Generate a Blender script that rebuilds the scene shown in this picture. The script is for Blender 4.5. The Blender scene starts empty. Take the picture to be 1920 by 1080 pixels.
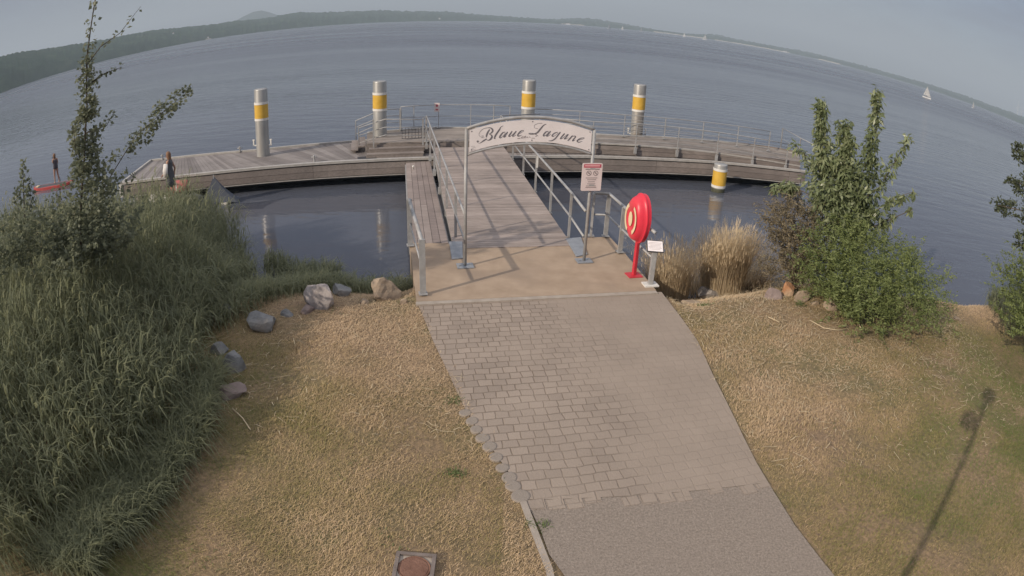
import bpy, bmesh, math, random
import numpy as np
from mathutils import Vector, Matrix
random.seed(7); RNG = np.random.default_rng(11)
sc = bpy.context.scene; COL = sc.collection
R = math.radians
# ------------------------------------------------------------------ camera
CAM_H = 5.0
PITCH, ROLL = 0.428760414511403, 0.040185468849374927
PA, PB, PC, PD = 0.8634284231189603, -0.07168146984843003, 0.09404789269698144, 0.030146487989977058
cam_d = bpy.data.cameras.new('camera'); cam = bpy.data.objects.new('camera', cam_d); COL.objects.link(cam); sc.camera = cam
cam_d.type = 'PANO'; cam_d.panorama_type = 'FISHEYE_LENS_POLYNOMIAL'
cam_d.sensor_fit = 'HORIZONTAL'; cam_d.sensor_width = 36.0; cam_d.sensor_height = 20.25; cam_d.lens = 18
cam_d.fisheye_fov = R(179)
_s = 1000*36/1920
cam_d.fisheye_polynomial_k0 = 0; cam_d.fisheye_polynomial_k1 = -PA/_s; cam_d.fisheye_polynomial_k2 = -PB/_s**2
cam_d.fisheye_polynomial_k3 = -PC/_s**3; cam_d.fisheye_polynomial_k4 = -PD/_s**4
cam_d.clip_start = 0.05; cam_d.clip_end = 30000
_cp, _sp = math.cos(PITCH), math.sin(PITCH)
BASE = Matrix(((1,0,0),(0,_sp,-_cp),(0,_cp,_sp)))           # columns: right, up, backward
M3 = BASE @ Matrix.Rotation(ROLL, 3, 'Z')
cam.matrix_world = Matrix.Translation((0,0,CAM_H)) @ M3.to_4x4()
# ------------------------------------------------------------------ light, sky, exposure
SUN_AZ, SUN_EL = R(180+50.6), R(26.0)
sd = Vector((math.sin(SUN_AZ)*math.cos(SUN_EL), math.cos(SUN_AZ)*math.cos(SUN_EL), math.sin(SUN_EL)))
sl = bpy.data.lights.new('sun', 'SUN'); sl.energy = 3.6; sl.angle = R(0.6); sl.color = (1.0, 0.86, 0.70)
so = bpy.data.objects.new('sun', sl); COL.objects.link(so); so.rotation_euler = sd.to_track_quat('Z', 'Y').to_euler(); so.location = (-30,-30,30)
w = bpy.data.worlds.new('World'); sc.world = w; w.use_nodes = True
wn, wl = w.node_tree.nodes, w.node_tree.links; wn.clear()
wo = wn.new('ShaderNodeOutputWorld'); bg = wn.new('ShaderNodeBackground'); sky = wn.new('ShaderNodeTexSky')
sky.sky_type = 'NISHITA'; sky.sun_disc = False; sky.sun_elevation = SUN_EL; sky.sun_rotation = SUN_AZ
sky.air_density = 1.0; sky.dust_density = 1.2; sky.ozone_density = 1.5; sky.altitude = 100
bg.inputs['Strength'].default_value = 0.085
# thin high cloud: greys the sky a little, uneven
tc = wn.new('ShaderNodeTexCoord'); mp = wn.new('ShaderNodeMapping'); mp.inputs['Scale'].default_value = (1.2, 1.2, 5)
cn = wn.new('ShaderNodeTexNoise'); cn.inputs['Scale'].default_value = 3.6; cn.inputs['Detail'].default_value = 7; cn.inputs['Roughness'].default_value = .6
cr = wn.new('ShaderNodeValToRGB'); cr.color_ramp.elements[0].position = .35; cr.color_ramp.elements[1].position = .85
cr.color_ramp.elements[0].color = (.55,.55,.55,1); cr.color_ramp.elements[1].color = (.95,.95,.95,1)
cm = wn.new('ShaderNodeMixRGB'); cm.inputs['Color2'].default_value = (1.15, 1.08, 1.75, 1)
wl.new(tc.outputs['Generated'], mp.inputs['Vector']); wl.new(mp.outputs['Vector'], cn.inputs['Vector']); wl.new(cn.outputs['Fac'], cr.inputs['Fac'])
wl.new(cr.outputs['Color'], cm.inputs['Fac']); wl.new(sky.outputs['Color'], cm.inputs['Color1'])
sz = wn.new('ShaderNodeSeparateXYZ'); wl.new(tc.outputs['Generated'], sz.inputs['Vector'])
zr = wn.new('ShaderNodeMapRange'); zr.inputs['From Min'].default_value = .30; zr.inputs['From Max'].default_value = .75; zr.inputs['To Min'].default_value = 0; zr.inputs['To Max'].default_value = .75; wl.new(sz.outputs['Z'], zr.inputs['Value'])
c2_ = wn.new('ShaderNodeMixRGB'); c2_.inputs['Color2'].default_value = (12.0, 11.7, 12.0, 1); wl.new(zr.outputs['Result'], c2_.inputs['Fac']); wl.new(cm.outputs['Color'], c2_.inputs['Color1'])  # bright overhead sky, out of view, added as fill to lift the shadows
wl.new(c2_.outputs['Color'], bg.inputs['Color']); wl.new(bg.outputs['Background'], wo.inputs['Surface'])
sc.view_settings.view_transform = 'Standard'; sc.view_settings.look = 'None'; sc.view_settings.exposure = 0.24; sc.view_settings.gamma = 1
sc.render.engine = 'CYCLES'; sc.cycles.use_denoising = True; sc.cycles.max_bounces = 6; sc.cycles.caustics_reflective = False
sc.cycles.volume_bounces = 0

# ------------------------------------------------------------------ helpers
WATER_Z, PONT_Z = -1.4, -0.45
def ray(px, py):                                              # direction through a pixel of the 1920x1080 photograph
    X, Y = px-960, 540-py; r = math.hypot(X, Y); m = r/1000
    th = PA*m+PB*m*m+PC*m**3+PD*m**4
    s = math.sin(th)/max(r, 1e-9)
    return M3 @ Vector((X*s, Y*s, -math.cos(th)))
def at(px, py, z=0.0):                                        # the point of the level z that the pixel shows
    d = ray(px, py); t = (z-CAM_H)/d.z
    return Vector((d.x*t, d.y*t, z))
def atd(px, py, dist):                                        # the point at that horizontal distance
    d = ray(px, py); t = dist/math.hypot(d.x, d.y)
    return Vector((d.x*t, d.y*t, CAM_H+d.z*t))
def atplane(px, py, p0, n):
    d = ray(px, py); o = Vector((0,0,CAM_H)); return o + d*((p0-o).dot(n)/d.dot(n))

class MB:
    def __init__(s): s.v = []; s.f = []
    def quad(s, a, b, c, d):
        i = len(s.v); s.v += [tuple(a), tuple(b), tuple(c), tuple(d)]; s.f.append((i,i+1,i+2,i+3))
    def poly(s, pts):
        i = len(s.v); s.v += [tuple(p) for p in pts]; s.f.append(tuple(range(i, i+len(pts))))
    def hexa(s, p):                                           # 8 points: bottom 4 ccw, top 4 ccw
        i = len(s.v); s.v += [tuple(q) for q in p]
        for f in ((3,2,1,0),(4,5,6,7),(0,1,5,4),(1,2,6,5),(2,3,7,6),(3,0,4,7)): s.f.append(tuple(i+k for k in f))
    def box(s, c, size, rz=0):
        x, y, z = size[0]/2, size[1]/2, size[2]/2; cr_, sr = math.cos(rz), math.sin(rz)
        pts = []
        for dz in (-z, z):
            for dx, dy in ((-x,-y),(x,-y),(x,y),(-x,y)): pts.append((c[0]+dx*cr_-dy*sr, c[1]+dx*sr+dy*cr_, c[2]+dz))
        s.hexa(pts)
    def beam(s, a, b, wid, hgt, up=Vector((0,0,1))):
        a, b = Vector(a), Vector(b); d = (b-a).normalized(); side = d.cross(up)
        if side.length < 1e-4: side = d.cross(Vector((0,1,0)))
        side.normalize(); u = side.cross(d).normalized(); side *= wid/2; u *= hgt/2
        s.hexa([a-side-u, a+side-u, b+side-u, b-side-u, a-side+u, a+side+u, b+side+u, b-side+u])
    def tube(s, pts, r, n=8, cap=True):
        pts = [Vector(p) for p in pts]; rs = r if isinstance(r, (list, tuple)) else [r]*len(pts)
        i0 = len(s.v); prev = None
        for k, p in enumerate(pts):
            d = (pts[min(k+1, len(pts)-1)]-pts[max(k-1, 0)]).normalized()
            if prev is None: u = d.orthogonal().normalized()
            else: u = (prev - d*prev.dot(d)).normalized()
            prev = u; v = d.cross(u)
            for j in range(n):
                t = 2*math.pi*j/n; s.v.append(tuple(p+(u*math.cos(t)+v*math.sin(t))*rs[k]))
        for k in range(len(pts)-1):
            for j in range(n):
                a = i0+k*n+j; b = i0+k*n+(j+1)%n; s.f.append((a, b, b+n, a+n))
        if cap:
            s.f.append(tuple(i0+j for j in reversed(range(n)))); s.f.append(tuple(i0+(len(pts)-1)*n+j for j in range(n)))
    def lathe(s, c, prof, n=24):
        i0 = len(s.v)
        for r, z in prof:
            for j in range(n):
                t = 2*math.pi*j/n; s.v.append((c[0]+r*math.cos(t), c[1]+r*math.sin(t), c[2]+z))
        for k in range(len(prof)-1):
            for j in range(n):
                a = i0+k*n+j; b = i0+k*n+(j+1)%n; s.f.append((a, b, b+n, a+n))
        s.f.append(tuple(i0+j for j in reversed(range(n)))); s.f.append(tuple(i0+(len(prof)-1)*n+j for j in range(n)))
    def build(s, name, mat, parent=None, smooth=False, bevel=0):
        me = bpy.data.meshes.new(name); me.from_pydata(s.v, [], s.f); me.update()
        return link(name, me, mat, parent, smooth, bevel)
def link(name, me, mat, parent=None, smooth=False, bevel=0):
    o = bpy.data.objects.new(name, me); COL.objects.link(o)
    if mat: me.materials.append(mat)
    if smooth: me.polygons.foreach_set('use_smooth', [True]*len(me.polygons))
    if bevel:
        m = o.modifiers.new('bevel', 'BEVEL'); m.width = bevel; m.segments = 2; m.limit_method = 'ANGLE'
    if parent:
        o.parent = parent; o.matrix_parent_inverse = parent.matrix_basis.inverted()
    return o
def empty(name, loc=(0,0,0), rz=0):
    o = bpy.data.objects.new(name, None); COL.objects.link(o); o.location = loc; o.rotation_euler = (0,0,rz); return o
def tag(o, label=None, cat=None, group=None, kind=None):
    if label: o['label'] = label
    if cat: o['category'] = cat
    if group: o['group'] = group
    if kind: o['kind'] = kind
    return o
def big_mesh(name, verts, quads, rnd=None, tri=False):
    """verts (n,3), quads (m,4) numpy -> mesh, with an optional per-face random value"""
    me = bpy.data.meshes.new(name); k = 3 if tri else 4; m = len(quads)
    me.vertices.add(len(verts)); me.vertices.foreach_set('co', np.asarray(verts, dtype=np.float32).ravel())
    me.loops.add(m*k); me.loops.foreach_set('vertex_index', np.asarray(quads, dtype=np.int32).ravel())
    me.polygons.add(m); me.polygons.foreach_set('loop_start', np.arange(m, dtype=np.int32)*k)
    me.update(calc_edges=True)
    if rnd is not None:
        at_ = me.attributes.new('rnd', 'FLOAT', 'FACE'); at_.data.foreach_set('value', np.asarray(rnd, dtype=np.float32))
    return me

# ------------------------------------------------------------------ materials
def mat_new(name):
    m = bpy.data.materials.new(name); m.use_nodes = True
    nt = m.node_tree; p = nt.nodes['Principled BSDF']; return m, nt.nodes, nt.links, p
def ramp(n, stops):
    r = n.new('ShaderNodeValToRGB'); e = r.color_ramp.elements
    while len(e) < len(stops): e.new(.5)
    for k, (p, c) in enumerate(stops): e[k].position = p; e[k].color = (*c, 1)
    return r
def mottled(name, c1, c2, scale=4, rough=.7, bump=.2, bscale=40, metal=0, detail=6, mapscale=(1,1,1), stain=None, spec=.4):
    m, n, l, p = mat_new(name)
    tc = n.new('ShaderNodeTexCoord'); mp = n.new('ShaderNodeMapping'); mp.inputs['Scale'].default_value = mapscale
    l.new(tc.outputs['Object'], mp.inputs['Vector'])
    nz = n.new('ShaderNodeTexNoise'); nz.inputs['Scale'].default_value = scale; nz.inputs['Detail'].default_value = detail; nz.inputs['Roughness'].default_value = .62
    l.new(mp.outputs['Vector'], nz.inputs['Vector'])
    rp = ramp(n, [(.32, c1), (.68, c2)]); l.new(nz.outputs['Fac'], rp.inputs['Fac'])
    out = rp.outputs['Color']
    if stain:
        n2 = n.new('ShaderNodeTexNoise'); n2.inputs['Scale'].default_value = scale*.37; n2.inputs['Detail'].default_value = 8
        l.new(mp.outputs['Vector'], n2.inputs['Vector'])
        r2 = ramp(n, [(.5, (0,0,0)), (.66, (1,1,1))]); l.new(n2.outputs['Fac'], r2.inputs['Fac'])
        mx = n.new('ShaderNodeMixRGB'); mx.inputs['Color2'].default_value = (*stain, 1)
        l.new(r2.outputs['Color'], mx.inputs['Fac']); l.new(out, mx.inputs['Color1']); out = mx.outputs['Color']
    l.new(out, p.inputs['Base Color'])
    p.inputs['Roughness'].default_value = rough; p.inputs['Metallic'].default_value = metal; p.inputs['Specular IOR Level'].default_value = spec
    if bump:
        nb = n.new('ShaderNodeTexNoise'); nb.inputs['Scale'].default_value = bscale; nb.inputs['Detail'].default_value = 5
        l.new(mp.outputs['Vector'], nb.inputs['Vector'])
        b = n.new('ShaderNodeBump'); b.inputs['Strength'].default_value = bump; b.inputs['Distance'].default_value = .02
        l.new(nb.outputs['Fac'], b.inputs['Height']); l.new(b.outputs['Normal'], p.inputs['Normal'])
    return m
def wood(name, c1, c2, rough=.8, ang=0.0):
    """weathered boards: each loose board gets its own shade, grain runs along it"""
    m, n, l, p = mat_new(name)
    g = n.new('ShaderNodeNewGeometry'); rp = ramp(n, [(0, c1), (1, c2)]); l.new(g.outputs['Random Per Island'], rp.inputs['Fac'])
    tc = n.new('ShaderNodeTexCoord'); mp = n.new('ShaderNodeMapping'); mp.inputs['Rotation'].default_value = (0,0,ang); mp.inputs['Scale'].default_value = (1.0, 14, 14)
    l.new(tc.outputs['Object'], mp.inputs['Vector'])
    nz = n.new('ShaderNodeTexNoise'); nz.inputs['Scale'].default_value = 3; nz.inputs['Detail'].default_value = 6
    l.new(mp.outputs['Vector'], nz.inputs['Vector'])
    r2 = ramp(n, [(.3, (.72,.72,.72)), (.7, (1.12,1.12,1.12))]); l.new(nz.outputs['Fac'], r2.inputs['Fac'])
    n3 = n.new('ShaderNodeTexNoise'); n3.inputs['Scale'].default_value = .9; n3.inputs['Detail'].default_value = 4; l.new(tc.outputs['Object'], n3.inputs['Vector'])
    r3 = ramp(n, [(.35, (.8,.8,.8)), (.7, (1.1,1.1,1.1))]); l.new(n3.outputs['Fac'], r3.inputs['Fac'])
    mx = n.new('ShaderNodeMixRGB'); mx.blend_type = 'MULTIPLY'; mx.inputs['Fac'].default_value = 1
    l.new(rp.outputs['Color'], mx.inputs['Color1']); l.new(r2.outputs['Color'], mx.inputs['Color2'])
    m2 = n.new('ShaderNodeMixRGB'); m2.blend_type = 'MULTIPLY'; m2.inputs['Fac'].default_value = 1
    l.new(mx.outputs['Color'], m2.inputs['Color1']); l.new(r3.outputs['Color'], m2.inputs['Color2'])
    l.new(m2.outputs['Color'], p.inputs['Base Color']); p.inputs['Roughness'].default_value = rough
    b = n.new('ShaderNodeBump'); b.inputs['Strength'].default_value = .25; b.inputs['Distance'].default_value = .01
    l.new(nz.outputs['Fac'], b.inputs['Height']); l.new(b.outputs['Normal'], p.inputs['Normal'])
    return m
def leafmat(name, stops, trans=.25, rough=.55, scale=.6):
    """random per-leaf colour plus patches of a larger scale"""
    m, n, l, p = mat_new(name)
    a = n.new('ShaderNodeAttribute'); a.attribute_name = 'rnd'
    tc = n.new('ShaderNodeTexCoord'); nz = n.new('ShaderNodeTexNoise'); nz.inputs['Scale'].default_value = scale; nz.inputs['Detail'].default_value = 4
    l.new(tc.outputs['Object'], nz.inputs['Vector'])
    ad = n.new('ShaderNodeMath'); ad.operation = 'MULTIPLY_ADD'; ad.inputs[1].default_value = 1.5; ad.inputs[2].default_value = -.5
    l.new(nz.outputs['Fac'], ad.inputs[0])
    av = n.new('ShaderNodeMath'); av.operation = 'ADD'; l.new(a.outputs['Fac'], av.inputs[0]); l.new(ad.outputs[0], av.inputs[1])
    hv = n.new('ShaderNodeMath'); hv.operation = 'MULTIPLY'; hv.inputs[1].default_value = .5; l.new(av.outputs[0], hv.inputs[0])
    rp = ramp(n, stops); l.new(hv.outputs[0], rp.inputs['Fac'])
    l.new(rp.outputs['Color'], p.inputs['Base Color']); p.inputs['Roughness'].default_value = rough; p.inputs['Specular IOR Level'].default_value = .3
    if trans:
        t = n.new('ShaderNodeBsdfTranslucent'); l.new(rp.outputs['Color'], t.inputs['Color'])
        mx = n.new('ShaderNodeMixShader'); mx.inputs['Fac'].default_value = trans
        l.new(p.outputs['BSDF'], mx.inputs[1]); l.new(t.outputs['BSDF'], mx.inputs[2]); l.new(mx.outputs['Shader'], n['Material Output'].inputs['Surface'])
    return m

GAL = mottled('galvanised_steel', (.30,.305,.31), (.40,.405,.41), 9, .55, .05, 60, .2, stain=(.30,.29,.28))
GALP = mottled('galvanised_plate', (.25,.27,.30), (.32,.345,.38), 6, .5, .1, 30, .25)
PILE = mottled('pile_steel', (.30,.30,.29), (.42,.42,.41), 2.2, .42, .06, 12, .4, mapscale=(1,1,.3), stain=(.27,.235,.20))
YEL = mottled('yellow_band', (.55,.33,.04), (.66,.42,.07), 5, .55, .04, 30)
ALG = mottled('algae', (.045,.05,.03), (.10,.10,.065), 9, .7, .5, 60)
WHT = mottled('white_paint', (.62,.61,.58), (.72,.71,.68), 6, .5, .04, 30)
DECK = wood('deck_wood', (.285,.24,.215), (.385,.325,.295), ang=R(10))
DECK2 = wood('pontoon_wood', (.19,.17,.165), (.29,.265,.255), ang=R(100))
WALKW = wood('walkway_wood', (.24,.195,.18), (.33,.275,.25), ang=R(80))
FASC = wood('fascia_wood', (.20,.17,.155), (.27,.235,.215), ang=R(-14))
TRIM = mottled('curb_metal', (.38,.365,.34), (.5,.48,.45), 5, .5, .05, 20, .2)
CONC = mottled('slab_concrete', (.31,.235,.17), (.40,.31,.23), 2.2, .9, .35, 90, stain=(.29,.225,.17))
CURB = mottled('curb_stone', (.30,.26,.22), (.38,.335,.29), 6, .9, .3, 50)
RED = mottled('red_plastic', (.60,.028,.055), (.70,.04,.07), 2, .38, .03, 30, stain=(.62,.10,.11))
REDM = mottled('red_steel', (.50,.03,.05), (.58,.04,.06), 4, .45, .05, 30)
CREAM = mottled('cream_plastic', (.66,.52,.32), (.74,.62,.42), 4, .5, 0)
SIGNW = mottled('sign_white', (.70,.66,.67), (.78,.74,.75), 3, .5, .02, 30)
PINKW = mottled('sign_pinkish_white', (.62,.54,.54), (.70,.62,.61), 3, .5, .02, 30)
SIGNR = mottled('sign_red', (.42,.06,.10), (.50,.09,.13), 6, .5, 0)
INK = mottled('grey_ink', (.13,.125,.145), (.17,.165,.185), 6, .6, 0)
INKP = mottled('faded_ink', (.36,.33,.34), (.44,.41,.42), 6, .6, 0)
INK2 = mottled('print_ink', (.17,.14,.145), (.25,.21,.21), 6, .6, 0)
HEADP = mottled('pale_red_print', (.66,.36,.38), (.70,.42,.44), 6, .6, 0)
RUST = mottled('rusty_iron', (.13,.065,.045), (.22,.12,.085), 8, .8, .5, 60)
DARKM = mottled('dark_metal', (.05,.05,.055), (.09,.09,.10), 8, .5, .05, 30, .5)
BLACK = mottled('black_rubber', (.02,.02,.022), (.035,.035,.04), 8, .7, .05, 30)
BARK = mottled('bark', (.07,.055,.04), (.13,.105,.08), 20, .9, .5, 60)
STRAWW = mottled('straw', (.42,.34,.22), (.60,.50,.34), 9, .8, 0)

# ------------------------------------------------------------------ terrain, water, hills
SHORE = [(-70,9),(-40,13),(-26,17.0),(-19,18.6),(-16.2,19.6),(-13.5,19.6),(-11,18.2),(-9,16.4),(-7.3,14.4),(-5.6,13.4),(-4.3,13.5),(-2.7,13.4),(0,13.4),
         (3.2,13.4),(5.5,14.2),(7.6,14.9),(9.6,14.0),(12,13.25),(14.3,13.0),(17.2,13.7),(25,15),(45,15),(90,12)]
_sh = np.array(SHORE, float)
def shore_dist(x, y):
    """signed distance to the shoreline, positive on land"""
    x = np.asarray(x, float); y = np.asarray(y, float); best = np.full(x.shape, 1e9)
    for (ax, ay), (bx, by) in zip(_sh[:-1], _sh[1:]):
        dx, dy = bx-ax, by-ay; t = np.clip(((x-ax)*dx+(y-ay)*dy)/(dx*dx+dy*dy), 0, 1)
        best = np.minimum(best, np.hypot(x-ax-t*dx, y-ay-t*dy))
    ys = np.interp(x, _sh[:,0], _sh[:,1]); return np.where(y < ys, best, -best)
def ground_z(x, y):
    x = np.asarray(x, float); y = np.asarray(y, float)
    d = shore_dist(x, y)
    reach = 3.3 + .9*np.clip((-x-1)/4, 0, 1.5) - 1.0*np.clip((x-8)/5, 0, 1)
    t = np.clip(d/reach, 0, 1); z = WATER_Z*(1-(t*t*(3-2*t))**.8)
    z = np.where(d < 0, WATER_Z + np.maximum(d*.30, -3), z)
    z = z + (.035*np.sin(x*1.3+.6*y)+.03*np.sin(y*1.7-x*.8)+.02*np.sin(3.1*x+1.2*y))*np.clip(d/2, 0, 1)
    # level bench under the path and slab
    lx = np.interp(y, [-20, 4.05, 5.35, 7.53, 9.1, 10.16, 14], [.65, .65, .09, -.71, -1.31, -1.73, -2.4])
    rx = np.interp(y, [-20, 3.69, 5.9, 8.36, 11.1, 14], [4.4, 3.69, 3.28, 3.22, 3.01, 2.2])
    inside = np.clip(np.minimum(x-lx, rx-x)/.35+1, 0, 1)*np.clip((11.2-y)/.4, 0, 1)
    return np.where(inside > 0, z*(1-inside) + (-.012)*inside, z)
def gz(x, y): return float(ground_z(np.array([x]), np.array([y]))[0])

xs = np.concatenate([np.linspace(-90,-17,30), np.arange(-16,16,.14), np.linspace(16.3,90,34)])
ys = np.concatenate([np.linspace(-60,-1.5,24), np.arange(-1.3,20,.14), np.linspace(20.2,40,14)])
GX, GY = np.meshgrid(xs, ys); GZ = ground_z(GX, GY)
nx_, ny_ = len(xs), len(ys)
idx = np.arange(nx_*ny_).reshape(ny_, nx_)
q = np.stack([idx[:-1,:-1], idx[:-1,1:], idx[1:,1:], idx[1:,:-1]], -1).reshape(-1,4)
m, n, l, p = mat_new('dry_ground')
tc = n.new('ShaderNodeTexCoord')
na = n.new('ShaderNodeTexNoise'); na.inputs['Scale'].default_value = .55; na.inputs['Detail'].default_value = 8; na.inputs['Roughness'].default_value = .65
nb = n.new('ShaderNodeTexNoise'); nb.inputs['Scale'].default_value = 14; nb.inputs['Detail'].default_value = 8; nb.inputs['Roughness'].default_value = .7
l.new(tc.outputs['Object'], na.inputs['Vector']); l.new(tc.outputs['Object'], nb.inputs['Vector'])
ra = ramp(n, [(.3, (.30,.21,.14)), (.48, (.235,.175,.105)), (.62, (.16,.14,.07)), (.75, (.20,.15,.09))]); l.new(na.outputs['Fac'], ra.inputs['Fac'])
rb = ramp(n, [(.3, (.5,.5,.5)), (.7, (1.35,1.3,1.2))]); l.new(nb.outputs['Fac'], rb.inputs['Fac'])
mx = n.new('ShaderNodeMixRGB'); mx.blend_type = 'MULTIPLY'; mx.inputs['Fac'].default_value = 1; l.new(ra.outputs['Color'], mx.inputs['Color1']); l.new(rb.outputs['Color'], mx.inputs['Color2'])
l.new(mx.outputs['Color'], p.inputs['Base Color']); p.inputs['Roughness'].default_value = .95
b = n.new('ShaderNodeBump'); b.inputs['Strength'].default_value = .7; b.inputs['Distance'].default_value = .05; l.new(nb.outputs['Fac'], b.inputs['Height']); l.new(b.outputs['Normal'], p.inputs['Normal'])
tag(link('ground', big_mesh('ground', np.stack([GX, GY, GZ], -1).reshape(-1,3), q), m, smooth=True), kind='structure')

# sandy gap at the right-hand shore
SAND = mottled('sand', (.30,.23,.16), (.42,.33,.24), 5, .95, .4, 60)
sx = np.linspace(11.6, 15.2, 50); sy = np.linspace(10.6, 13.3, 40); SX, SY = np.meshgrid(sx, sy)
cx0, cy0 = at(1822, 598, -1.0).x, at(1822, 598, -1.0).y
er = ((SX-cx0)/1.15)**2 + ((SY-cy0-.1)/.75)**2 + .25*np.sin(SX*5+SY*3)
SZ = ground_z(SX, SY) + .03*np.clip(1.2-er, -1, 1)
ii = np.arange(SX.size).reshape(SX.shape); q = np.stack([ii[:-1,:-1], ii[:-1,1:], ii[1:,1:], ii[1:,:-1]], -1).reshape(-1,4)
tag(link('sand', big_mesh('sand', np.stack([SX,SY,SZ],-1).reshape(-1,3), q), SAND, smooth=True), kind='structure')

# water
m, n, l, p = mat_new('lake_water')
p.inputs['Base Color'].default_value = (.084,.093,.118,1); p.inputs['IOR'].default_value = 1.33; p.inputs['Specular IOR Level'].default_value = .5
tc = n.new('ShaderNodeTexCoord')
def wnoise(scale, ms, rot=0, det=3, dist=0):
    mp = n.new('ShaderNodeMapping'); mp.inputs['Scale'].default_value = ms; mp.inputs['Rotation'].default_value = (0,0,rot)
    nz = n.new('ShaderNodeTexNoise'); nz.inputs['Scale'].default_value = scale; nz.inputs['Detail'].default_value = det; nz.inputs['Distortion'].default_value = dist
    l.new(tc.outputs['Object'], mp.inputs['Vector']); l.new(mp.outputs['Vector'], nz.inputs['Vector']); return nz
w1 = wnoise(2.6, (.45,1.5,1), R(15), 3, .3); w2 = wnoise(.5, (.5,1.6,1), R(-12), 3, .2); w3 = wnoise(.03, (.35,1.8,1), R(8), 5)
w4 = wnoise(.0075, (.5,2.2,1), R(-6), 5)
# ripples: calm inside the harbour, livelier outside and in wind streaks
geo = n.new('ShaderNodeNewGeometry'); sep = n.new('ShaderNodeSeparateXYZ'); l.new(geo.outputs['Position'], sep.inputs['Vector'])
mr = n.new('ShaderNodeMapRange'); mr.inputs['From Min'].default_value = 22; mr.inputs['From Max'].default_value = 60; mr.inputs['To Min'].default_value = .34; mr.inputs['To Max'].default_value = .8; l.new(sep.outputs['Y'], mr.inputs['Value'])
r3 = ramp(n, [(.38, (.45,.45,.45)), (.62, (1,1,1))]); l.new(w3.outputs['Fac'], r3.inputs['Fac'])
r4 = ramp(n, [(.36, (.66,.66,.66)), (.64, (1.05,1.05,1.05))]); l.new(w4.outputs['Fac'], r4.inputs['Fac'])
ms1 = n.new('ShaderNodeMath'); ms1.operation = 'MULTIPLY'; l.new(mr.outputs['Result'], ms1.inputs[0]); l.new(r3.outputs['Color'], ms1.inputs[1])
ms2 = n.new('ShaderNodeMath'); ms2.operation = 'MULTIPLY'; l.new(ms1.outputs[0], ms2.inputs[0]); l.new(r4.outputs['Color'], ms2.inputs[1])
b1 = n.new('ShaderNodeBump'); b1.inputs['Distance'].default_value = .05; l.new(ms2.outputs[0], b1.inputs['Strength']); l.new(w1.outputs['Fac'], b1.inputs['Height'])
b2 = n.new('ShaderNodeBump'); b2.inputs['Distance'].default_value = .22; l.new(ms2.outputs[0], b2.inputs['Strength']); l.new(w2.outputs['Fac'], b2.inputs['Height']); l.new(b1.outputs['Normal'], b2.inputs['Normal'])
l.new(b2.outputs['Normal'], p.inputs['Normal'])
# unresolved waves far out act as roughness
mr2 = n.new('ShaderNodeMapRange'); mr2.inputs['From Min'].default_value = 22; mr2.inputs['From Max'].default_value = 160; mr2.inputs['To Min'].default_value = .03; mr2.inputs['To Max'].default_value = .30; l.new(sep.outputs['Y'], mr2.inputs['Value'])
mg = n.new('ShaderNodeMath'); mg.operation = 'MULTIPLY'; l.new(mr2.outputs['Result'], mg.inputs[0]); l.new(r4.outputs['Color'], mg.inputs[1]); l.new(mg.outputs[0], p.inputs['Roughness'])
mb = MB(); K = 9000
gxs = [-K,-3000,-1000,-300,-100,-30,0,30,100,300,1000,3000,K]; gys = [-200,0,30,100,300,1000,3000,K]
for i in range(len(gxs)-1):
    for j in range(len(gys)-1):
        mb.quad((gxs[i],gys[j],WATER_Z),(gxs[i+1],gys[j],WATER_Z),(gxs[i+1],gys[j+1],WATER_Z),(gxs[i],gys[j+1],WATER_Z))
tag(mb.build('water', m), kind='structure')

# far shore: wooded ridges; skyline and waterline given by bearing
def skyline(pts):
    out = []
    for x, y in pts:
        d = ray(x, y); out.append((math.atan2(d.x, d.y), d.z/math.hypot(d.x, d.y)))
    out.sort(); return np.array(out)
TOP = skyline([(-60,125),(0,105),(30,98),(60,94),(105,88),(154,80),(200,73),(250,62),(300,55),(350,50),(400,45),(440,39),(480,36),(520,30),(560,22.5),(610,23),(660,21),(720,19),(760,21),(800,21),(850,22),(880,26),(940,30),(980,33),(1040,36.5),(1080,34),(1120,36),(1150,41),(1180,47),(1240,58),(1290,64),(1330,64),(1350,66),(1380,73.5),(1420,80.5),(1460,88),(1500,94.5),(1540,103.5),(1600,118.5),(1640,129),(1700,146.5),(1740,157.5),(1800,176),(1860,198),(1900,212),(1920,219),(1960,236)])
def shore_d(azi): return np.interp(azi, [R(-62), R(-50), R(-35), R(-15), R(5), R(25), R(45), R(62)], [560, 760, 1150, 1900, 2700, 3000, 2600, 2100])
m, n, l, p = mat_new('wooded_hills')
tc = n.new('ShaderNodeTexCoord')
mpz = n.new('ShaderNodeMapping'); mpz.inputs['Scale'].default_value = (1,1,2.5); l.new(tc.outputs['Object'], mpz.inputs['Vector'])
na = n.new('ShaderNodeTexNoise'); na.inputs['Scale'].default_value = .02; na.inputs['Detail'].default_value = 12; na.inputs['Roughness'].default_value = .75; l.new(mpz.outputs['Vector'], na.inputs['Vector'])
rp = ramp(n, [(.35, (.006,.022,.010)), (.52, (.022,.048,.024)), (.66, (.06,.085,.045))]); l.new(na.outputs['Fac'], rp.inputs['Fac'])
l.new(rp.outputs['Color'], p.inputs['Base Color']); p.inputs['Roughness'].default_value = 1; p.inputs['Specular IOR Level'].default_value = 0
HILLM = m
az = np.linspace(TOP[0,0], TOP[-1,0], 1500); topt = np.interp(az, TOP[:,0], TOP[:,1]); D0 = shore_d(az)
rows = []; NR = 14
rough = RNG.normal(0, 1, (NR, len(az)))
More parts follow.
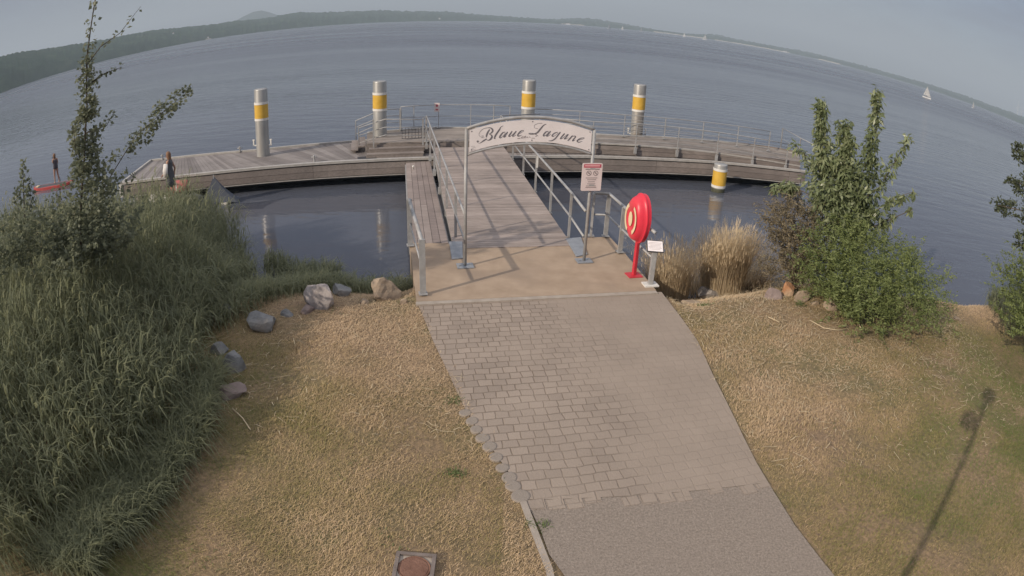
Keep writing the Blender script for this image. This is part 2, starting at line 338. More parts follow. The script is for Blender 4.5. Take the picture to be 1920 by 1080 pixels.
for k in range(NR):
    t = k/(NR-1); D = D0*(1+.32*t)
    crest = CAM_H + topt*(D0*1.30) ; base = WATER_Z-.5
    h = base + (crest-base)*min(1, .22*(t > 0)+ .78*(t/.93)**.8) if t < .95 else crest*0.9
    sm = np.convolve(rough[k], np.ones(3)/3, 'same')
    h = h + sm*D0*.0016*(t > 0)
    if t > 0 and t < .95: h = np.minimum(h, CAM_H + topt*D*.985 + sm*D0*.0012)
    if k == 1: h = np.maximum(h, WATER_Z + D0*.004)
    rows.append(np.stack([np.sin(az)*D, np.cos(az)*D, h], -1))
V = np.concatenate(rows); ii = np.arange(NR*len(az)).reshape(NR, len(az)); q = np.stack([ii[:-1,:-1], ii[:-1,1:], ii[1:,1:], ii[1:,:-1]], -1).reshape(-1,4)
tag(link('hills', big_mesh('hills', V, q), HILLM), kind='structure')
# the round blue hill far behind on the left
pk = skyline([(425,43),(445,37),(460,29),(475,22),(490,19.5),(505,23),(520,28),(545,30)])
azp = np.linspace(pk[0,0], pk[-1,0], 60); tp = np.interp(azp, pk[:,0], pk[:,1]); Vv = []
for k, (dd, hf) in enumerate(((3300,0),(3600,.6),(3900,.95),(4100,1),(4500,.6))):
    Vv.append(np.stack([np.sin(azp)*dd, np.cos(azp)*dd, (CAM_H+tp*4100)*hf + (WATER_Z if hf == 0 else 0)], -1))
Vv = np.concatenate(Vv); ii = np.arange(5*60).reshape(5,60); q = np.stack([ii[:-1,:-1], ii[:-1,1:], ii[1:,1:], ii[1:,:-1]], -1).reshape(-1,4)
tag(link('hills', big_mesh('hills_far', Vv, q), HILLM, smooth=True), kind='structure')
# pale beaches on the far shore
PALE = mottled('pale_beach', (.42,.36,.28), (.60,.54,.46), .05, .95, 0)
mb = MB()
for x0, y0, x1, y1, hh in ((1052,46,1095,48.5,5),(1225,63,1325,76,4),(1340,79,1480,101,4),(1535,112,1575,121,4),(385,70.5,396,69,2.5)):
    N = 8
    for k in range(N):
        pts = []
        for t in (k/N, (k+1)/N):
            d = ray(x0+(x1-x0)*t, y0+(y1-y0)*t); a_ = math.atan2(d.x, d.y); D = float(shore_d(a_)); pts.append((a_, D, hh*random.uniform(.5,1)))
        (a0,D_0,h0),(a1,D_1,h1) = pts
        P_ = lambda a_, D, z: (math.sin(a_)*D, math.cos(a_)*D, z)
        mb.hexa([P_(a0,D_0-12,WATER_Z-.2),P_(a1,D_1-12,WATER_Z-.2),P_(a1,D_1+6,WATER_Z-.2),P_(a0,D_0+6,WATER_Z-.2),P_(a0,D_0-9,WATER_Z+h0),P_(a1,D_1-9,WATER_Z+h1),P_(a1,D_1+6,WATER_Z+h1),P_(a0,D_0+6,WATER_Z+h0)])
tag(mb.build('beach', PALE), kind='structure')

# haze: thin even air over the whole lake
hm = bpy.data.materials.new('haze_air'); hm.use_nodes = True; hn = hm.node_tree.nodes; hn.clear()
ho = hn.new('ShaderNodeOutputMaterial'); hv = hn.new('ShaderNodeVolumePrincipled'); hv.inputs['Color'].default_value = (.72,.86,1.0,1); hv.inputs['Density'].default_value = .00036; hv.inputs['Anisotropy'].default_value = 0.0
hm.node_tree.links.new(hv.outputs['Volume'], ho.inputs['Volume'])
mb = MB(); mb.hexa([(-9100,-300,-8),(9100,-300,-8),(9100,9100,-8),(-9100,9100,-8),(-9100,-300,420),(9100,-300,420),(9100,9100,420),(-9100,9100,420)])
hz = tag(mb.build('haze', hm), kind='stuff')

# ------------------------------------------------------------------ path, slab, kerbs
def strip_path(name, L, Rr, z, mat):
    mb = MB()
    for (a, b), (c, d) in zip(zip(L[:-1], L[1:]), zip(Rr[:-1], Rr[1:])):
        mb.quad((*a,z),(*c,z),(*d,z),(*b,z))
    return tag(mb.build(name, mat), kind='structure')
m, n, l, p = mat_new('cobble_paving')
tc = n.new('ShaderNodeTexCoord'); mp = n.new('ShaderNodeMapping'); mp.inputs['Rotation'].default_value = (0,0,R(-11)); l.new(tc.outputs['Object'], mp.inputs['Vector'])
dn = n.new('ShaderNodeTexNoise'); dn.inputs['Scale'].default_value = 3.2; dn.inputs['Detail'].default_value = 2; l.new(mp.outputs['Vector'], dn.inputs['Vector'])
dm = n.new('ShaderNodeMixRGB'); dm.blend_type = 'LINEAR_LIGHT'; dm.inputs['Fac'].default_value = .035; l.new(mp.outputs['Vector'], dm.inputs['Color1']); l.new(dn.outputs['Color'], dm.inputs['Color2'])
bk = n.new('ShaderNodeTexBrick'); bk.inputs['Scale'].default_value = 1; bk.inputs['Brick Width'].default_value = .205; bk.inputs['Row Height'].default_value = .158
bk.inputs['Mortar Size'].default_value = .009; bk.inputs['Mortar Smooth'].default_value = .6; bk.inputs['Bias'].default_value = 0; bk.offset = .45; bk.squash = .86; bk.squash_frequency = 3
bk.inputs['Color1'].default_value = (.27,.225,.19,1); bk.inputs['Color2'].default_value = (.33,.275,.232,1); bk.inputs['Mortar'].default_value = (.195,.155,.12,1)
l.new(dm.outputs['Color'], bk.inputs['Vector'])
ns = n.new('ShaderNodeTexNoise'); ns.inputs['Scale'].default_value = 1.1; ns.inputs['Detail'].default_value = 8; l.new(tc.outputs['Object'], ns.inputs['Vector'])
rs = ramp(n, [(.3, (.90,.89,.87)), (.7, (1.07,1.06,1.04))]); l.new(ns.outputs['Fac'], rs.inputs['Fac'])
# joints fade patchily towards the right: lens haze put into colour and bump
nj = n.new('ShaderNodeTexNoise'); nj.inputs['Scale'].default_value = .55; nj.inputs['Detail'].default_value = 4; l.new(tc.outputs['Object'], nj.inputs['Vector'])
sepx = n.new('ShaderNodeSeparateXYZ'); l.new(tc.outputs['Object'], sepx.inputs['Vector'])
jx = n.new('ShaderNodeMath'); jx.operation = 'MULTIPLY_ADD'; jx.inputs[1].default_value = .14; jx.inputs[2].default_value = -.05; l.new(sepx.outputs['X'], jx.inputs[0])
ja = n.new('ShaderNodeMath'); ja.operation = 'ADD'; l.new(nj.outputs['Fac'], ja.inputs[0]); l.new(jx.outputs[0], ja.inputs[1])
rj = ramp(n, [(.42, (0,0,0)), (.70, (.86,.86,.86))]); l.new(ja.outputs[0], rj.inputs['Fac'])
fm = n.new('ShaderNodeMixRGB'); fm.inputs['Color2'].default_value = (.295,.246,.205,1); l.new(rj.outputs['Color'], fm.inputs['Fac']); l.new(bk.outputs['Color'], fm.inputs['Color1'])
mx = n.new('ShaderNodeMixRGB'); mx.blend_type = 'MULTIPLY'; mx.inputs['Fac'].default_value = 1; l.new(fm.outputs['Color'], mx.inputs['Color1']); l.new(rs.outputs['Color'], mx.inputs['Color2'])
l.new(mx.outputs['Color'], p.inputs['Base Color']); p.inputs['Roughness'].default_value = .85
ng = n.new('ShaderNodeTexNoise'); ng.inputs['Scale'].default_value = 45; ng.inputs['Detail'].default_value = 6; l.new(tc.outputs['Object'], ng.inputs['Vector'])
bh = n.new('ShaderNodeMath'); bh.operation = 'SUBTRACT'; l.new(ng.outputs['Fac'], bh.inputs[0])
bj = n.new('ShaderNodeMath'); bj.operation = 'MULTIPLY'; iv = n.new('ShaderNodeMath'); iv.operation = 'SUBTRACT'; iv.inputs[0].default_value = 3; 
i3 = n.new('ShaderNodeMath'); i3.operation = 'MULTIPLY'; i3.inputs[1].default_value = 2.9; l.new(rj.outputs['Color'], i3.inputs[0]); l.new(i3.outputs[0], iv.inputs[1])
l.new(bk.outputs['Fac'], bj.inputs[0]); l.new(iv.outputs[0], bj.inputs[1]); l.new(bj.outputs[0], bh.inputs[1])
b = n.new('ShaderNodeBump'); b.inputs['Strength'].default_value = .6; b.inputs['Distance'].default_value = .012; l.new(bh.outputs[0], b.inputs['Height']); l.new(b.outputs['Normal'], p.inputs['Normal'])
COBB = m
ASPH = mottled('asphalt', (.215,.18,.15), (.365,.31,.262), 38, .9, .9, 120, detail=9)
xy = lambda px, py, z=0: (at(px, py, z).x, at(px, py, z).y)
PL = [xy(783,570), xy(800,610), xy(812,640), xy(836,690), xy(868,760), xy(905,820), xy(950,880), xy(985,938)]
PR = [xy(1240,548), xy(1280,600), xy(1308,640), xy(1335,700), xy(1370,770), xy(1395,822), xy(1418,868), xy(1440,905)]
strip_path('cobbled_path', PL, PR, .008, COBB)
AL = [xy(985,938), xy(1012,990), xy(1030,1040), (PL[-1][0]+.62, PL[-1][1]-1.6), (.9, 0), (1.0,-8)]
ARR = [xy(1440,905), xy(1490,985), xy(1540,1050), xy(1590,1110), (4.6, 0), (5.5,-8)]
AL[0] = (PL[-1][0], PL[-1][1])
strip_path('asphalt_path', AL, ARR, .004, ASPH)
cob_end = PL[-1], PR[-1]
mb = MB(); r7 = random.Random(3); L7 = Vector((PR[-1][0]-PL[-1][0], PR[-1][1]-PL[-1][1], 0)); n7 = int(L7.length/.205)
for k in range(n7):
    if r7.random() < .6:
        c7 = Vector((PL[-1][0], PL[-1][1], 0))+L7*((k+.5)/n7); e7 = r7.choice((.08,.08,.16)); mb.box((c7.x+.02, c7.y-e7/2, .003), (.19, e7, .012), R(11))
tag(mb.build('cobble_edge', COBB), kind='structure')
# slab
s_fl, s_fr = at(781,568), at(1230,547); s_r1 = at(1172,478); s_r2 = at(1143,446); s_dr = at(1060,449); s_bl = at(768,457)
s_dl = Vector((-1.42, 13.15, 0)); slab_pts = [s_fl, s_fr, s_r1, s_r2, s_dr, s_dl, s_bl]
mb = MB(); top = [(q.x, q.y, .03) for q in slab_pts]; bot = [(q.x, q.y, -1.3) for q in slab_pts]; N = len(top)
mb.poly(top); mb.poly(list(reversed(bot)))
for k in range(N): a, c = k, (k+1) % N; mb.quad(bot[a], bot[c], top[c], top[a])
sl_ = empty('concrete_landing', (s_fl.x, s_fl.y, 0)); tag(sl_, 'tan concrete landing slab between the cobbled path and the wooden gangway', 'landing')
mb.build('slab', CONC, sl_)
mb = MB(); d_ = (s_fr-s_fl).normalized(); mb.beam(s_fl+Vector((0,-.07,-.02)), s_fr+Vector((0,-.07,-.02)), .12, .10); mb.build('edge_strip', CURB, sl_)

# edge kerb beside asphalt
e0, e1, e2 = at(981,942), at(1030,1070), Vector((.82, 1.0, 0))
mb = MB(); mb.beam(e0+Vector((0,0,.0)), e1, .075, .035); mb.beam(e1, e2, .075, .035)
tag(mb.build('edging_board', CURB), 'narrow stone edging strip between dry grass and asphalt', 'edging')
# round edging stones beside the cobbles
proto = None; k = 0
RS = mottled('edging_stone', (.24,.205,.175), (.32,.28,.24), 9, .9, .4, 50)
for (px, py, rr) in ((872,775,.085),(885,790,.09),(893,806,.085),(905,822,.095),(918,838,.10),(930,858,.09),(942,878,.085),(955,896,.10),(962,912,.10),(976,931,.115)):
    c = at(px, py)
    if proto is None:
        mb = MB(); mb.lathe((0,0,0), [(1.0,-.5),(1.0,.15),(.94,.3),(.82,.36)], 20); o = proto = mb.build('edging_stone', RS, smooth=False, bevel=0)
    else: o = proto.copy(); COL.objects.link(o)
    o.location = (c.x, c.y, .0); o.scale = (rr, rr*.92, .05); o.rotation_euler = (0,0,k*1.1); k += 1
    names = ['uppermost round edging stone beside the cobbles', 'second round edging stone from the top of the row', 'third round edging stone from the top of the row', 'fourth round edging stone from the top of the row', 'fifth round edging stone from the top of the row',
             'fifth round edging stone from the bottom of the row', 'fourth round edging stone from the bottom of the row', 'third round edging stone from the bottom of the row', 'second round edging stone from the bottom of the row', 'lowest and largest round edging stone, at the end of the grass strip']
    tag(o, names[k-1], 'edging stone', 'round edging stones along the path')
# manhole
c = at(778,1077); c.z = gz(c.x, c.y)+.01; ce = empty('manhole', (c.x, c.y, 0)); tag(ce, 'rusty round manhole cover in a square iron frame in the grass', 'manhole')
mb = MB()
for dx, dy, sx_, sy_ in ((0,.185,.41,.04),(0,-.185,.41,.04),(.185,0,.04,.33),(-.185,0,.04,.33)): mb.box((c.x+dx, c.y+dy, c.z+.0), (sx_, sy_, .07))
mb.build('frame', DARKM if False else mottled('worn_iron', (.17,.14,.125), (.25,.21,.19), 9, .7, .2, 40, .3), ce)
mb = MB(); mb.lathe((c.x,c.y,c.z-.02), [(.172,0),(.172,.03),(.162,.042),(.156,.036),(.145,.036),(.14,.040),(.002,.040)], 40); mb.build('cover', RUST, ce)
mb = MB(); mb.box((c.x,c.y,c.z+.005), (.34,.34,.012)); mb.build('infill', CURB, ce)

# ------------------------------------------------------------------ gangway
U = Vector((-math.sin(R(10)), math.cos(R(10)), 0)); Nn = Vector((math.cos(R(10)), math.sin(R(10)), 0))
gR0 = Vector((1.26, 13.85, 0)); gL0 = gR0 - Nn*2.72
GLEN = 10.3
gw = empty('gangway', (0, 13.9, 0)); tag(gw, 'long wooden plank gangway from the landing to the pier platform', 'gangway')
mb = MB(); s = -.55; pitch_b = .125
while s < GLEN:
    zz = .018 if s > .0 else .045
    a = gL0+U*s; bb = gR0+U*s; e = pitch_b-.010; j = random.uniform(-.004,.004)
    mb.hexa([a+Vector((0,0,-.03)), bb+Vector((0,0,-.03)), bb+U*e+Vector((0,0,-.03)), a+U*e+Vector((0,0,-.03)), a+Vector((0,0,zz+j)), bb+Vector((0,0,zz-j)), bb+U*e+Vector((0,0,zz-j)), a+U*e+Vector((0,0,zz+j))]); s += pitch_b
mb.build('deck_boards', DECK, gw)
mb = MB()
for base in (gL0+Nn*.06, gR0-Nn*.06): mb.beam(base+Vector((0,0,-.2)), base+U*GLEN+Vector((0,0,-.2)), .1, .32)
mb.build('side_beam', GAL, gw)
mb = MB(); mb.beam((gL0+gR0)/2+Vector((0,0,-.25))+U*.2, (gL0+gR0)/2+Vector((0,0,-.25))+U*GLEN, 2.4, .15); mb.build('underframe', DARKM, gw)
# side walkway (low boardwalk left of the gangway)
ww = empty('side_walkway', (-2, 13.3, 0)); tag(ww, 'low narrow boardwalk of lengthwise planks left of the gangway', 'boardwalk')
wa, wb, wc, wd = Vector((-2.36,13.2,-.03)), Vector((-1.50,13.35,-.03)), at(806,302,-.5), at(761,306,-.5)
mb = MB(); NB = 5
for k in range(NB):
    t0, t1 = k/NB+.006, (k+1)/NB-.006
    cuts = sorted([0, random.uniform(.25,.45), random.uniform(.6,.8), 1])
    for c0, c1 in zip(cuts[:-1], cuts[1:]):
        pa = wa.lerp(wb, t0).lerp(wd.lerp(wc, t0), c0+.001); pb = wa.lerp(wb, t1).lerp(wd.lerp(wc, t1), c0+.001)
        pc = wa.lerp(wb, t1).lerp(wd.lerp(wc, t1), c1-.001); pd = wa.lerp(wb, t0).lerp(wd.lerp(wc, t0), c1-.001); dz = Vector((0,0,-.05)); jz = Vector((0,0,random.uniform(-.004,.004)))
        mb.hexa([pa+dz,pb+dz,pc+dz,pd+dz,pa+jz,pb+jz,pc+jz,pd+jz])
mb.build('deck_boards', WALKW, ww)
mb = MB()
for a, bb in ((wa,wd),(wb,wc)): mb.beam(a+Vector((0,0,-.16)), bb+Vector((0,0,-.16)), .06, .2)
mb.build('side_beam', GAL, ww)
mb = MB(); c = at(775,319,-.47); mb.lathe((c.x,c.y,c.z), [(.03,0),(.03,.12),(.045,.13),(.045,.15),(.02,.17)], 10); mb.build('light_stud', WHT, ww, smooth=True)

# galvanised ramp plates
def plate(pts, label):
    mb = MB(); P4 = [at(*q) for q in pts]; mb.hexa([Vector((q.x,q.y,.034)) for q in P4]+[Vector((q.x,q.y,.06)) for q in P4]); o = mb.build('cover_plate', GALP, bevel=.006); tag(o, label, 'steel plate', 'steel cover plates on the landing')
plate([(847,490),(868,488),(867,457),(842,457)], 'blue-grey steel cover plate at the foot of the left gangway railing')
plate([(1080,485),(1101,481),(1089,449),(1060,451)], 'blue-grey steel cover plate at the foot of the right gangway railing')

# ------------------------------------------------------------------ pontoon and platform
Z = PONT_Z
PF = [at(228,345,Z), at(400,325,Z), at(587,308,Z), at(760,299,Z), at(1110,295,Z), at(1343,305,Z), at(1480,319,Z)]
PF.append(PF[-1]+(PF[-1]-PF[-2]).normalized()*.9)
PBk = [at(283,302,Z), at(372,293,Z), at(480,283,Z), at(680,266.5,Z)]
Pdir = (PF[3]-PF[1]).normalized(); Pn = Vector((-Pdir.y, Pdir.x, 0))
PBx = PBk[:3] + [PF[3]+Pn*4.2, PF[4]+Vector((-.3,4.6,0)), PF[5]+Vector((0,4.3,0)), PF[6]+Vector((0,3.9,0)), PF[7]+Vector((0,3.8,0))]
po = empty('pontoon', tuple((PF[3]))); tag(po, 'long low wooden pontoon with pale edge strip running across the harbour', 'pontoon')
def boards(mb, A, B, A2, B2, pitch=.20, th=.05, gap=.012):
    Ln = (B-A).length; nn = max(1, int(Ln/pitch)); g_ = gap/2/pitch
    for k in range(nn):
        t0, t1 = (k+g_)/nn, (k+1-g_)/nn; j = random.uniform(-.003,.003)
        a, b_, c, d = A.lerp(B,t0), A.lerp(B,t1), A2.lerp(B2,t1), A2.lerp(B2,t0); dz = Vector((0,0,-th)); jz = Vector((0,0,j))
        mb.hexa([a+dz,b_+dz,c+dz,d+dz,a+jz,b_+jz,c+jz,d+jz])
mb = MB()
for k in range(len(PF)-1): boards(mb, PF[k], PF[k+1], PBx[k], PBx[k+1])
mb.build('deck_boards', DECK2, po)
def fascia(pts, z0, heights, mat, parent, off=.0, name='fascia'):
    mb = MB(); z = z0
    for h in heights:
        for a, b_ in zip(pts[:-1], pts[1:]):
            L_ = (b_-a).length; nseg = max(1, round(L_/3.2))
            for s_ in range(nseg):
                p0, p1 = a.lerp(b_, s_/nseg), a.lerp(b_, (s_+1)/nseg); dr = (p1-p0).normalized()*.006; p0 = p0+dr; p1 = p1-dr
                mb.beam(Vector((p0.x,p0.y,z-h/2))+Vector((0,-.03,0)), Vector((p1.x,p1.y,z-h/2))+Vector((0,-.03,0)), .05, h-.012)
        z -= h
    return mb.build(name, mat, parent)
fascia(PF, Z-.06, (.24,.24), FASC, po)
mb = MB()
loop = PF + [PBx[7]] 
for a, b_ in zip(PF[:-1], PF[1:]): mb.beam(a+Vector((0,-.02,.03)), b_+Vector((0,-.02,.03)), .16, .09)
mb.beam(PBx[0]+Vector((0,0,.03)), PBx[2]+Vector((0,0,.03)), .12, .09); mb.beam(PBx[2]+Vector((0,0,.03)), PBx[3]+Vector((0,0,.03)), .12, .09); mb.beam(PF[0]+Vector((0,0,.03)), PBx[0]+Vector((0,0,.03)), .12, .09)
mb.build('edge_curb', TRIM, po)
mb = MB()
for a, b_ in zip(PF[:-1], PF[1:]): mb.beam(a+Vector((0,-.035,-.575)), b_+Vector((0,-.035,-.575)), .07, .03)
mb.build('bottom_rail', TRIM, po)
mb = MB(); c = PF[0]; mb.box((c.x-.02, c.y-.05, Z-.26), (.16,.12,.58), R(15)); mb.build('corner_post', WHT, po, bevel=.01)
mb = MB()                                                   # floats and steel under the deck
for k in range(len(PF)-1):
    a, b_, c, d = PF[k]+Pn*.35, PF[k+1]+Pn*.35, PBx[k+1]-Pn*.2, PBx[k]-Pn*.2
    lo = Vector((0,0,-.75)); hi = Vector((0,0,-.07)); mb.hexa([a+lo,b_+lo,c+lo,d+lo,a+hi,b_+hi,c+hi,d+hi])
mb.build('float', DARKM, po)
mb = MB(); a = at(688,297,Z); mb.box((a.x,a.y,Z+.005),(.75,.6,.02), R(15)); mb.build('hatch', DARKM, po)
# upper platform
pt = empty('pier_platform', (0,27,0)); tag(pt, 'raised wooden pier platform standing on the pontoon beyond the gangway', 'pier platform')
UF = [Vector((-3.66,24.75,0)), Vector((-.9,25.2,0)), at(1110,269,0), at(1191,273,0), at(1268,279,-.05), at(1343,287,-.11), at(1410,297,-.18), at(1472,307,-.25)]
UF.append(UF[-1]+(UF[-1]-UF[-2]).normalized()*.8)
UB = [at(752,245,0), at(820,240,0), at(1000,244,0), at(1178,256,0), at(1245,258,-.03), at(1319,264,-.08), at(1381,270,-.13), at(1442,279,-.18), at(1500,290,-.2)]
UFx = [Vector((-5.75,24.3,0))] + UF[1:]
# main fans: pair fronts with backs
frontA = [Vector((-6.0,24.25,0)), Vector((-3.66,24.75,0)), Vector((-.9,25.2,0))] + UF[2:]
backA = [Vector((-6.55,26.5,0)), UB[1], Vector((.2,28.1,0)), UB[3]+Vector((-1.2,-.1,0)), UB[3], UB[4], UB[5], UB[6], UB[7], UB[8]]
mb = MB()
for k in range(len(frontA)-1):                              # boards run along the pier: rows between front and back
    A_, B_, A2, B2 = frontA[k], frontA[k+1], backA[k], backA[k+1]; wd_ = ((A2-A_).length+(B2-B_).length)/2
    nn = int(wd_/.16)
    for r_ in range(nn):
        t0, t1 = (r_+.03)/nn, (r_+.97)/nn; dz = Vector((0,0,-.05)); j = Vector((0,0,random.uniform(-.003,.003)))
        a, b_, c, d = A_.lerp(A2,t0), B_.lerp(B2,t0), B_.lerp(B2,t1), A_.lerp(A2,t1); mb.hexa([a+dz,b_+dz,c+dz,d+dz,a+j,b_+j,c+j,d+j])
mb.build('deck_boards', wood('platform_wood', (.20,.175,.155), (.31,.27,.24), ang=R(-10)), pt)
fascia(frontA, -.05, (.19,.19), FASC, pt, name='fascia')
fascia([q+Vector((0,.1,0)) for q in backA], -.05, (.19,.19), FASC, pt, name='back_fascia')
fascia([backA[0], frontA[0]+Vector((0,.06,0))], -.05, (.19,.19), FASC, pt, name='side_fascia')
mb = MB()
for a, b_ in zip(frontA[2:-1], frontA[3:]): mb.beam(a+Vector((0,-.02,.02)), b_+Vector((0,-.02,.02)), .10, .06)
mb.build('edge_trim', TRIM, pt); mb = MB()
for a, b_ in zip(backA[:-1], backA[1:]): mb.beam(a+Vector((0,.05,.02)), b_+Vector((0,.05,.02)), .10, .06)
mb.build('edge_trim', TRIM, pt)
# broad step in front of the left landing, and steps on its left end
mb = MB()
for k, (dz_, dy) in enumerate(((-.15,-.34),(-.30,-.68))):
    a, b_ = frontA[0]+Vector((.1,dy,dz_)), frontA[1]+Vector((-.05,dy,dz_)); 
    mb.beam(a+Vector((0,.15,-.025)), b_+Vector((0,.15,-.025)), .34, .05); mb.beam(a+Vector((0,.0,-.09)), b_+Vector((0,.0,-.09)), .03, .12)
for k in range(2):
    dl = (backA[0]-frontA[0]); off = Vector((-.30*(k+1), .06, -.15*(k+1))); mb.beam(frontA[0]+off+Vector((0,.1,-.02)), frontA[0]+dl*.9+off+Vector((0,.1,-.02)), .3, .05)
mb.build('step', FASC, pt)

# ------------------------------------------------------------------ railings
def railing(name, label, bases, zs, hgt, rails, post_w=.06, drop=0.0, rail_r=.024, ends=True, skip=(), plates=True, mid_r=.014, cat='railing', group='pier railings', closed_top=None):
    root = empty(name, tuple(Vector((bases[0].x, bases[0].y, zs[0])))); tag(root, label, cat, group)
    for k, (q_, z_) in enumerate(zip(bases, zs)):
        if k in skip: continue
        mb = MB(); nb = bases[min(k+1, len(bases)-1)] if k < len(bases)-1 else bases[k-1]; dr = Vector((nb.x-q_.x, nb.y-q_.y, 0)).normalized() if nb != q_ else Vector((1,0,0)); ang = math.atan2(dr.y, dr.x)
        mb.box((q_.x, q_.y, z_-drop+(hgt+drop)/2), (post_w*.45, post_w, hgt+drop), ang)
        if plates:
            if drop > 0: mb.box((q_.x, q_.y, z_-drop*.5), (.11, post_w+.04, drop*.8), ang)
            else: mb.box((q_.x, q_.y, z_+.038), (.16, .16, .016), ang)
        mb.build('post', GAL, root)
    tops = [Vector((q_.x, q_.y, z_)) for q_, z_ in zip(bases, zs)]
    for i, h in enumerate(rails):
        mb = MB(); mb.tube([t+Vector((0,0,h)) for t in tops], rail_r if i == 0 else mid_r, 8); mb.build('handrail' if i == 0 else 'mid_rail', GAL, root, smooth=True)
    return root
V3 = Vector
gp = [0.35, 2.25, 4.3, 6.35, 8.45]
archL, archR = at(872,502), at(1094.4,492.5)
# right gangway railing
rb = [V3((archR.x-.04, archR.y+.12, 0))] + [gR0+Nn*.03+U*s_ for s_ in (.02, 2.07, 4.14, 6.2, 8.35)]
rr_ = railing('gangway_railing', 'right-hand galvanised railing of the gangway with a white strip standing in for a glint on one post', rb, [0]*6, 1.12, (1.12,.56), drop=.16, rail_r=.03, mid_r=.024, skip=(0,), group='gangway railings')
mb = MB(); mb.box((rb[3].x+.02, rb[3].y-.05, .93), (.05,.03,.42), R(10)); mb.build('painted_glint', WHT, rr_)  # white plate standing in for the sunlit glint on the steel post
_l0, _l1 = V3((archL.x-.02, archL.y+.10, 0)), V3((-3.62, 24.4, 0))
lb = [_l0] + [_l0.lerp(_l1, t_) for t_ in (.135, .31, .485, .66, .83, 1)]
lr = railing('gangway_railing', 'left-hand galvanised railing of the gangway with stepped side plates', lb, [0]*7, 1.12, (1.12,.56), drop=.24, rail_r=.026, mid_r=.02, skip=(0,), group='gangway railings')
# near-left landing railing
nl = [at(793.4,556), V3((s_bl.x+.06, s_bl.y-.25, 0))]
railing('landing_railing', 'short galvanised railing along the left edge of the concrete landing', nl, [.03,.03], 1.1, (1.08,.55), post_w=.11, rail_r=.04, mid_r=.02, group='landing railings')
# right landing railing
rl = [at(1107,446), at(1134.6,447), at(1161.5,477), at(1216,534)]
rlo = railing('landing_railing', 'bent galvanised railing round the right edge of the concrete landing', rl, [.03,.03,.03,.03], 1.08, (1.08,.56), post_w=.10, rail_r=.034, mid_r=.024, skip=(3,), group='landing railings')
# front railing of the platform's right wing
fpx = [(1010,262),(1110,271),(1191,274),(1269,280),(1343,288),(1410,298),(1472,308)]; fz = [0,0,0,-.05,-.11,-.18,-.25]
fb = [at(*q_, z_)+V3((0,-.08,0)) for q_, z_ in zip(fpx, fz)]
fr = railing('pier_railing', 'front railing with five thin rails along the right wing of the pier', fb, fz, .98, (.98,.80,.62,.44,.26), drop=.34, rail_r=.02, mid_r=.011)
# return at gangway
railing('pier_railing', 'short slanted railing where the gangway meets the right wing', [V3((rb[-1].x,rb[-1].y,0)), V3((-.72,25.05,0)), V3((fb[0].x, fb[0].y, 0))], [0,0,0], 1.1, (1.1,.56), drop=.2, rail_r=.024, mid_r=.016, skip=(0,2))
bpx = [(1000,246),(1085,250),(1169,257),(1245,262),(1316,268),(1381,275),(1440,284)]; bz = [0,0,0,-.03,-.08,-.13,-.18]
bb_ = [at(*q_, z_) for q_, z_ in zip(bpx, bz)]
railing('pier_railing', 'back railing of the right wing of the pier against the open lake', bb_, bz, 1.02, (1.02,.80,.58,.36), rail_r=.018, mid_r=.010)
# back railing of the platform centre
cpx = [(752,245),(776,243),(822,240.5),(882,240),(925,241),(955,243)]
cb = [at(*q_, 0) for q_ in cpx]
cr_ = railing('pier_railing', 'back railing of the pier centre with a small notice on one post', cb, [0]*6, 1.08, (1.08,.56), rail_r=.018, mid_r=.013)
# stair railings at the left landing
pA = at(793,272,0); pB = at(701,291,Z); pB0 = V3((pB.x,pB.y,0))
def stair_rail(label, p_top, p_knee, p_low, ztop, zlow, offs, label_posts):
    root = empty('stair_railing', tuple(p_top)); tag(root, label, 'railing', 'stair railings')
    for q_, z0 in label_posts:
        mb = MB(); mb.box((q_.x,q_.y,(z0+ztop+1.02)/2), (.05,.11,ztop+1.02-z0), R(12)); mb.build('post', GAL, root)
    for i, h in enumerate(offs):
        mb = MB(); pts = [V3((p_top.x,p_top.y,ztop+h)), V3((p_knee.x,p_knee.y,ztop+h)), V3((p_low.x,p_low.y,zlow+h))]
        if i == 0: pts.append(V3((p_low.x,p_low.y,zlow+.12)))
        mb.tube(pts, .02 if i == 0 else .015, 8); mb.build('handrail' if i == 0 else 'mid_rail', GAL, root, smooth=True)
sk = V3((pA.x-(pA.x-pB.x)*.76, pA.y-(pA.y-pB.y)*.5, 0)); slw = V3((pB.x-.75, pB.y+.55, 0))
stair_rail('front railing of the short stair down to the pontoon', pA, sk, slw, 0, Z, (1.02,.70,.38), [(pA,0),(V3((pB.x,pB.y,0)),Z)])
bk0 = at(750,246,0); bkk = V3((bk0.x-.75, bk0.y-.15, 0)); bkl = V3((bk0.x-1.9, bk0.y-.45, 0))
stair_rail('rear railing of the short stair down to the pontoon', bk0, bkk, bkl, 0, Z, (1.0,.7,.4), [(bk0,0)])
railing('pier_railing', 'short railing closing the left landing beside the gangway', [pA, V3((lb[-1].x-.05, lb[-1].y+.25, 0))], [0,0], 1.05, (1.05,.78,.5), rail_r=.018, mid_r=.012, skip=(0,))
# far right ladder rails at the pontoon's end
er_ = [at(1463,281,-.2), at(1497,296,-.2), at(1530,307,-.2)]
railing('pier_railing', 'low end railing sloping down behind the leafy tree at the pier end', er_, [-.2,-.35,-.5], 1.15, (1.15,.6), rail_r=.018, mid_r=.012)
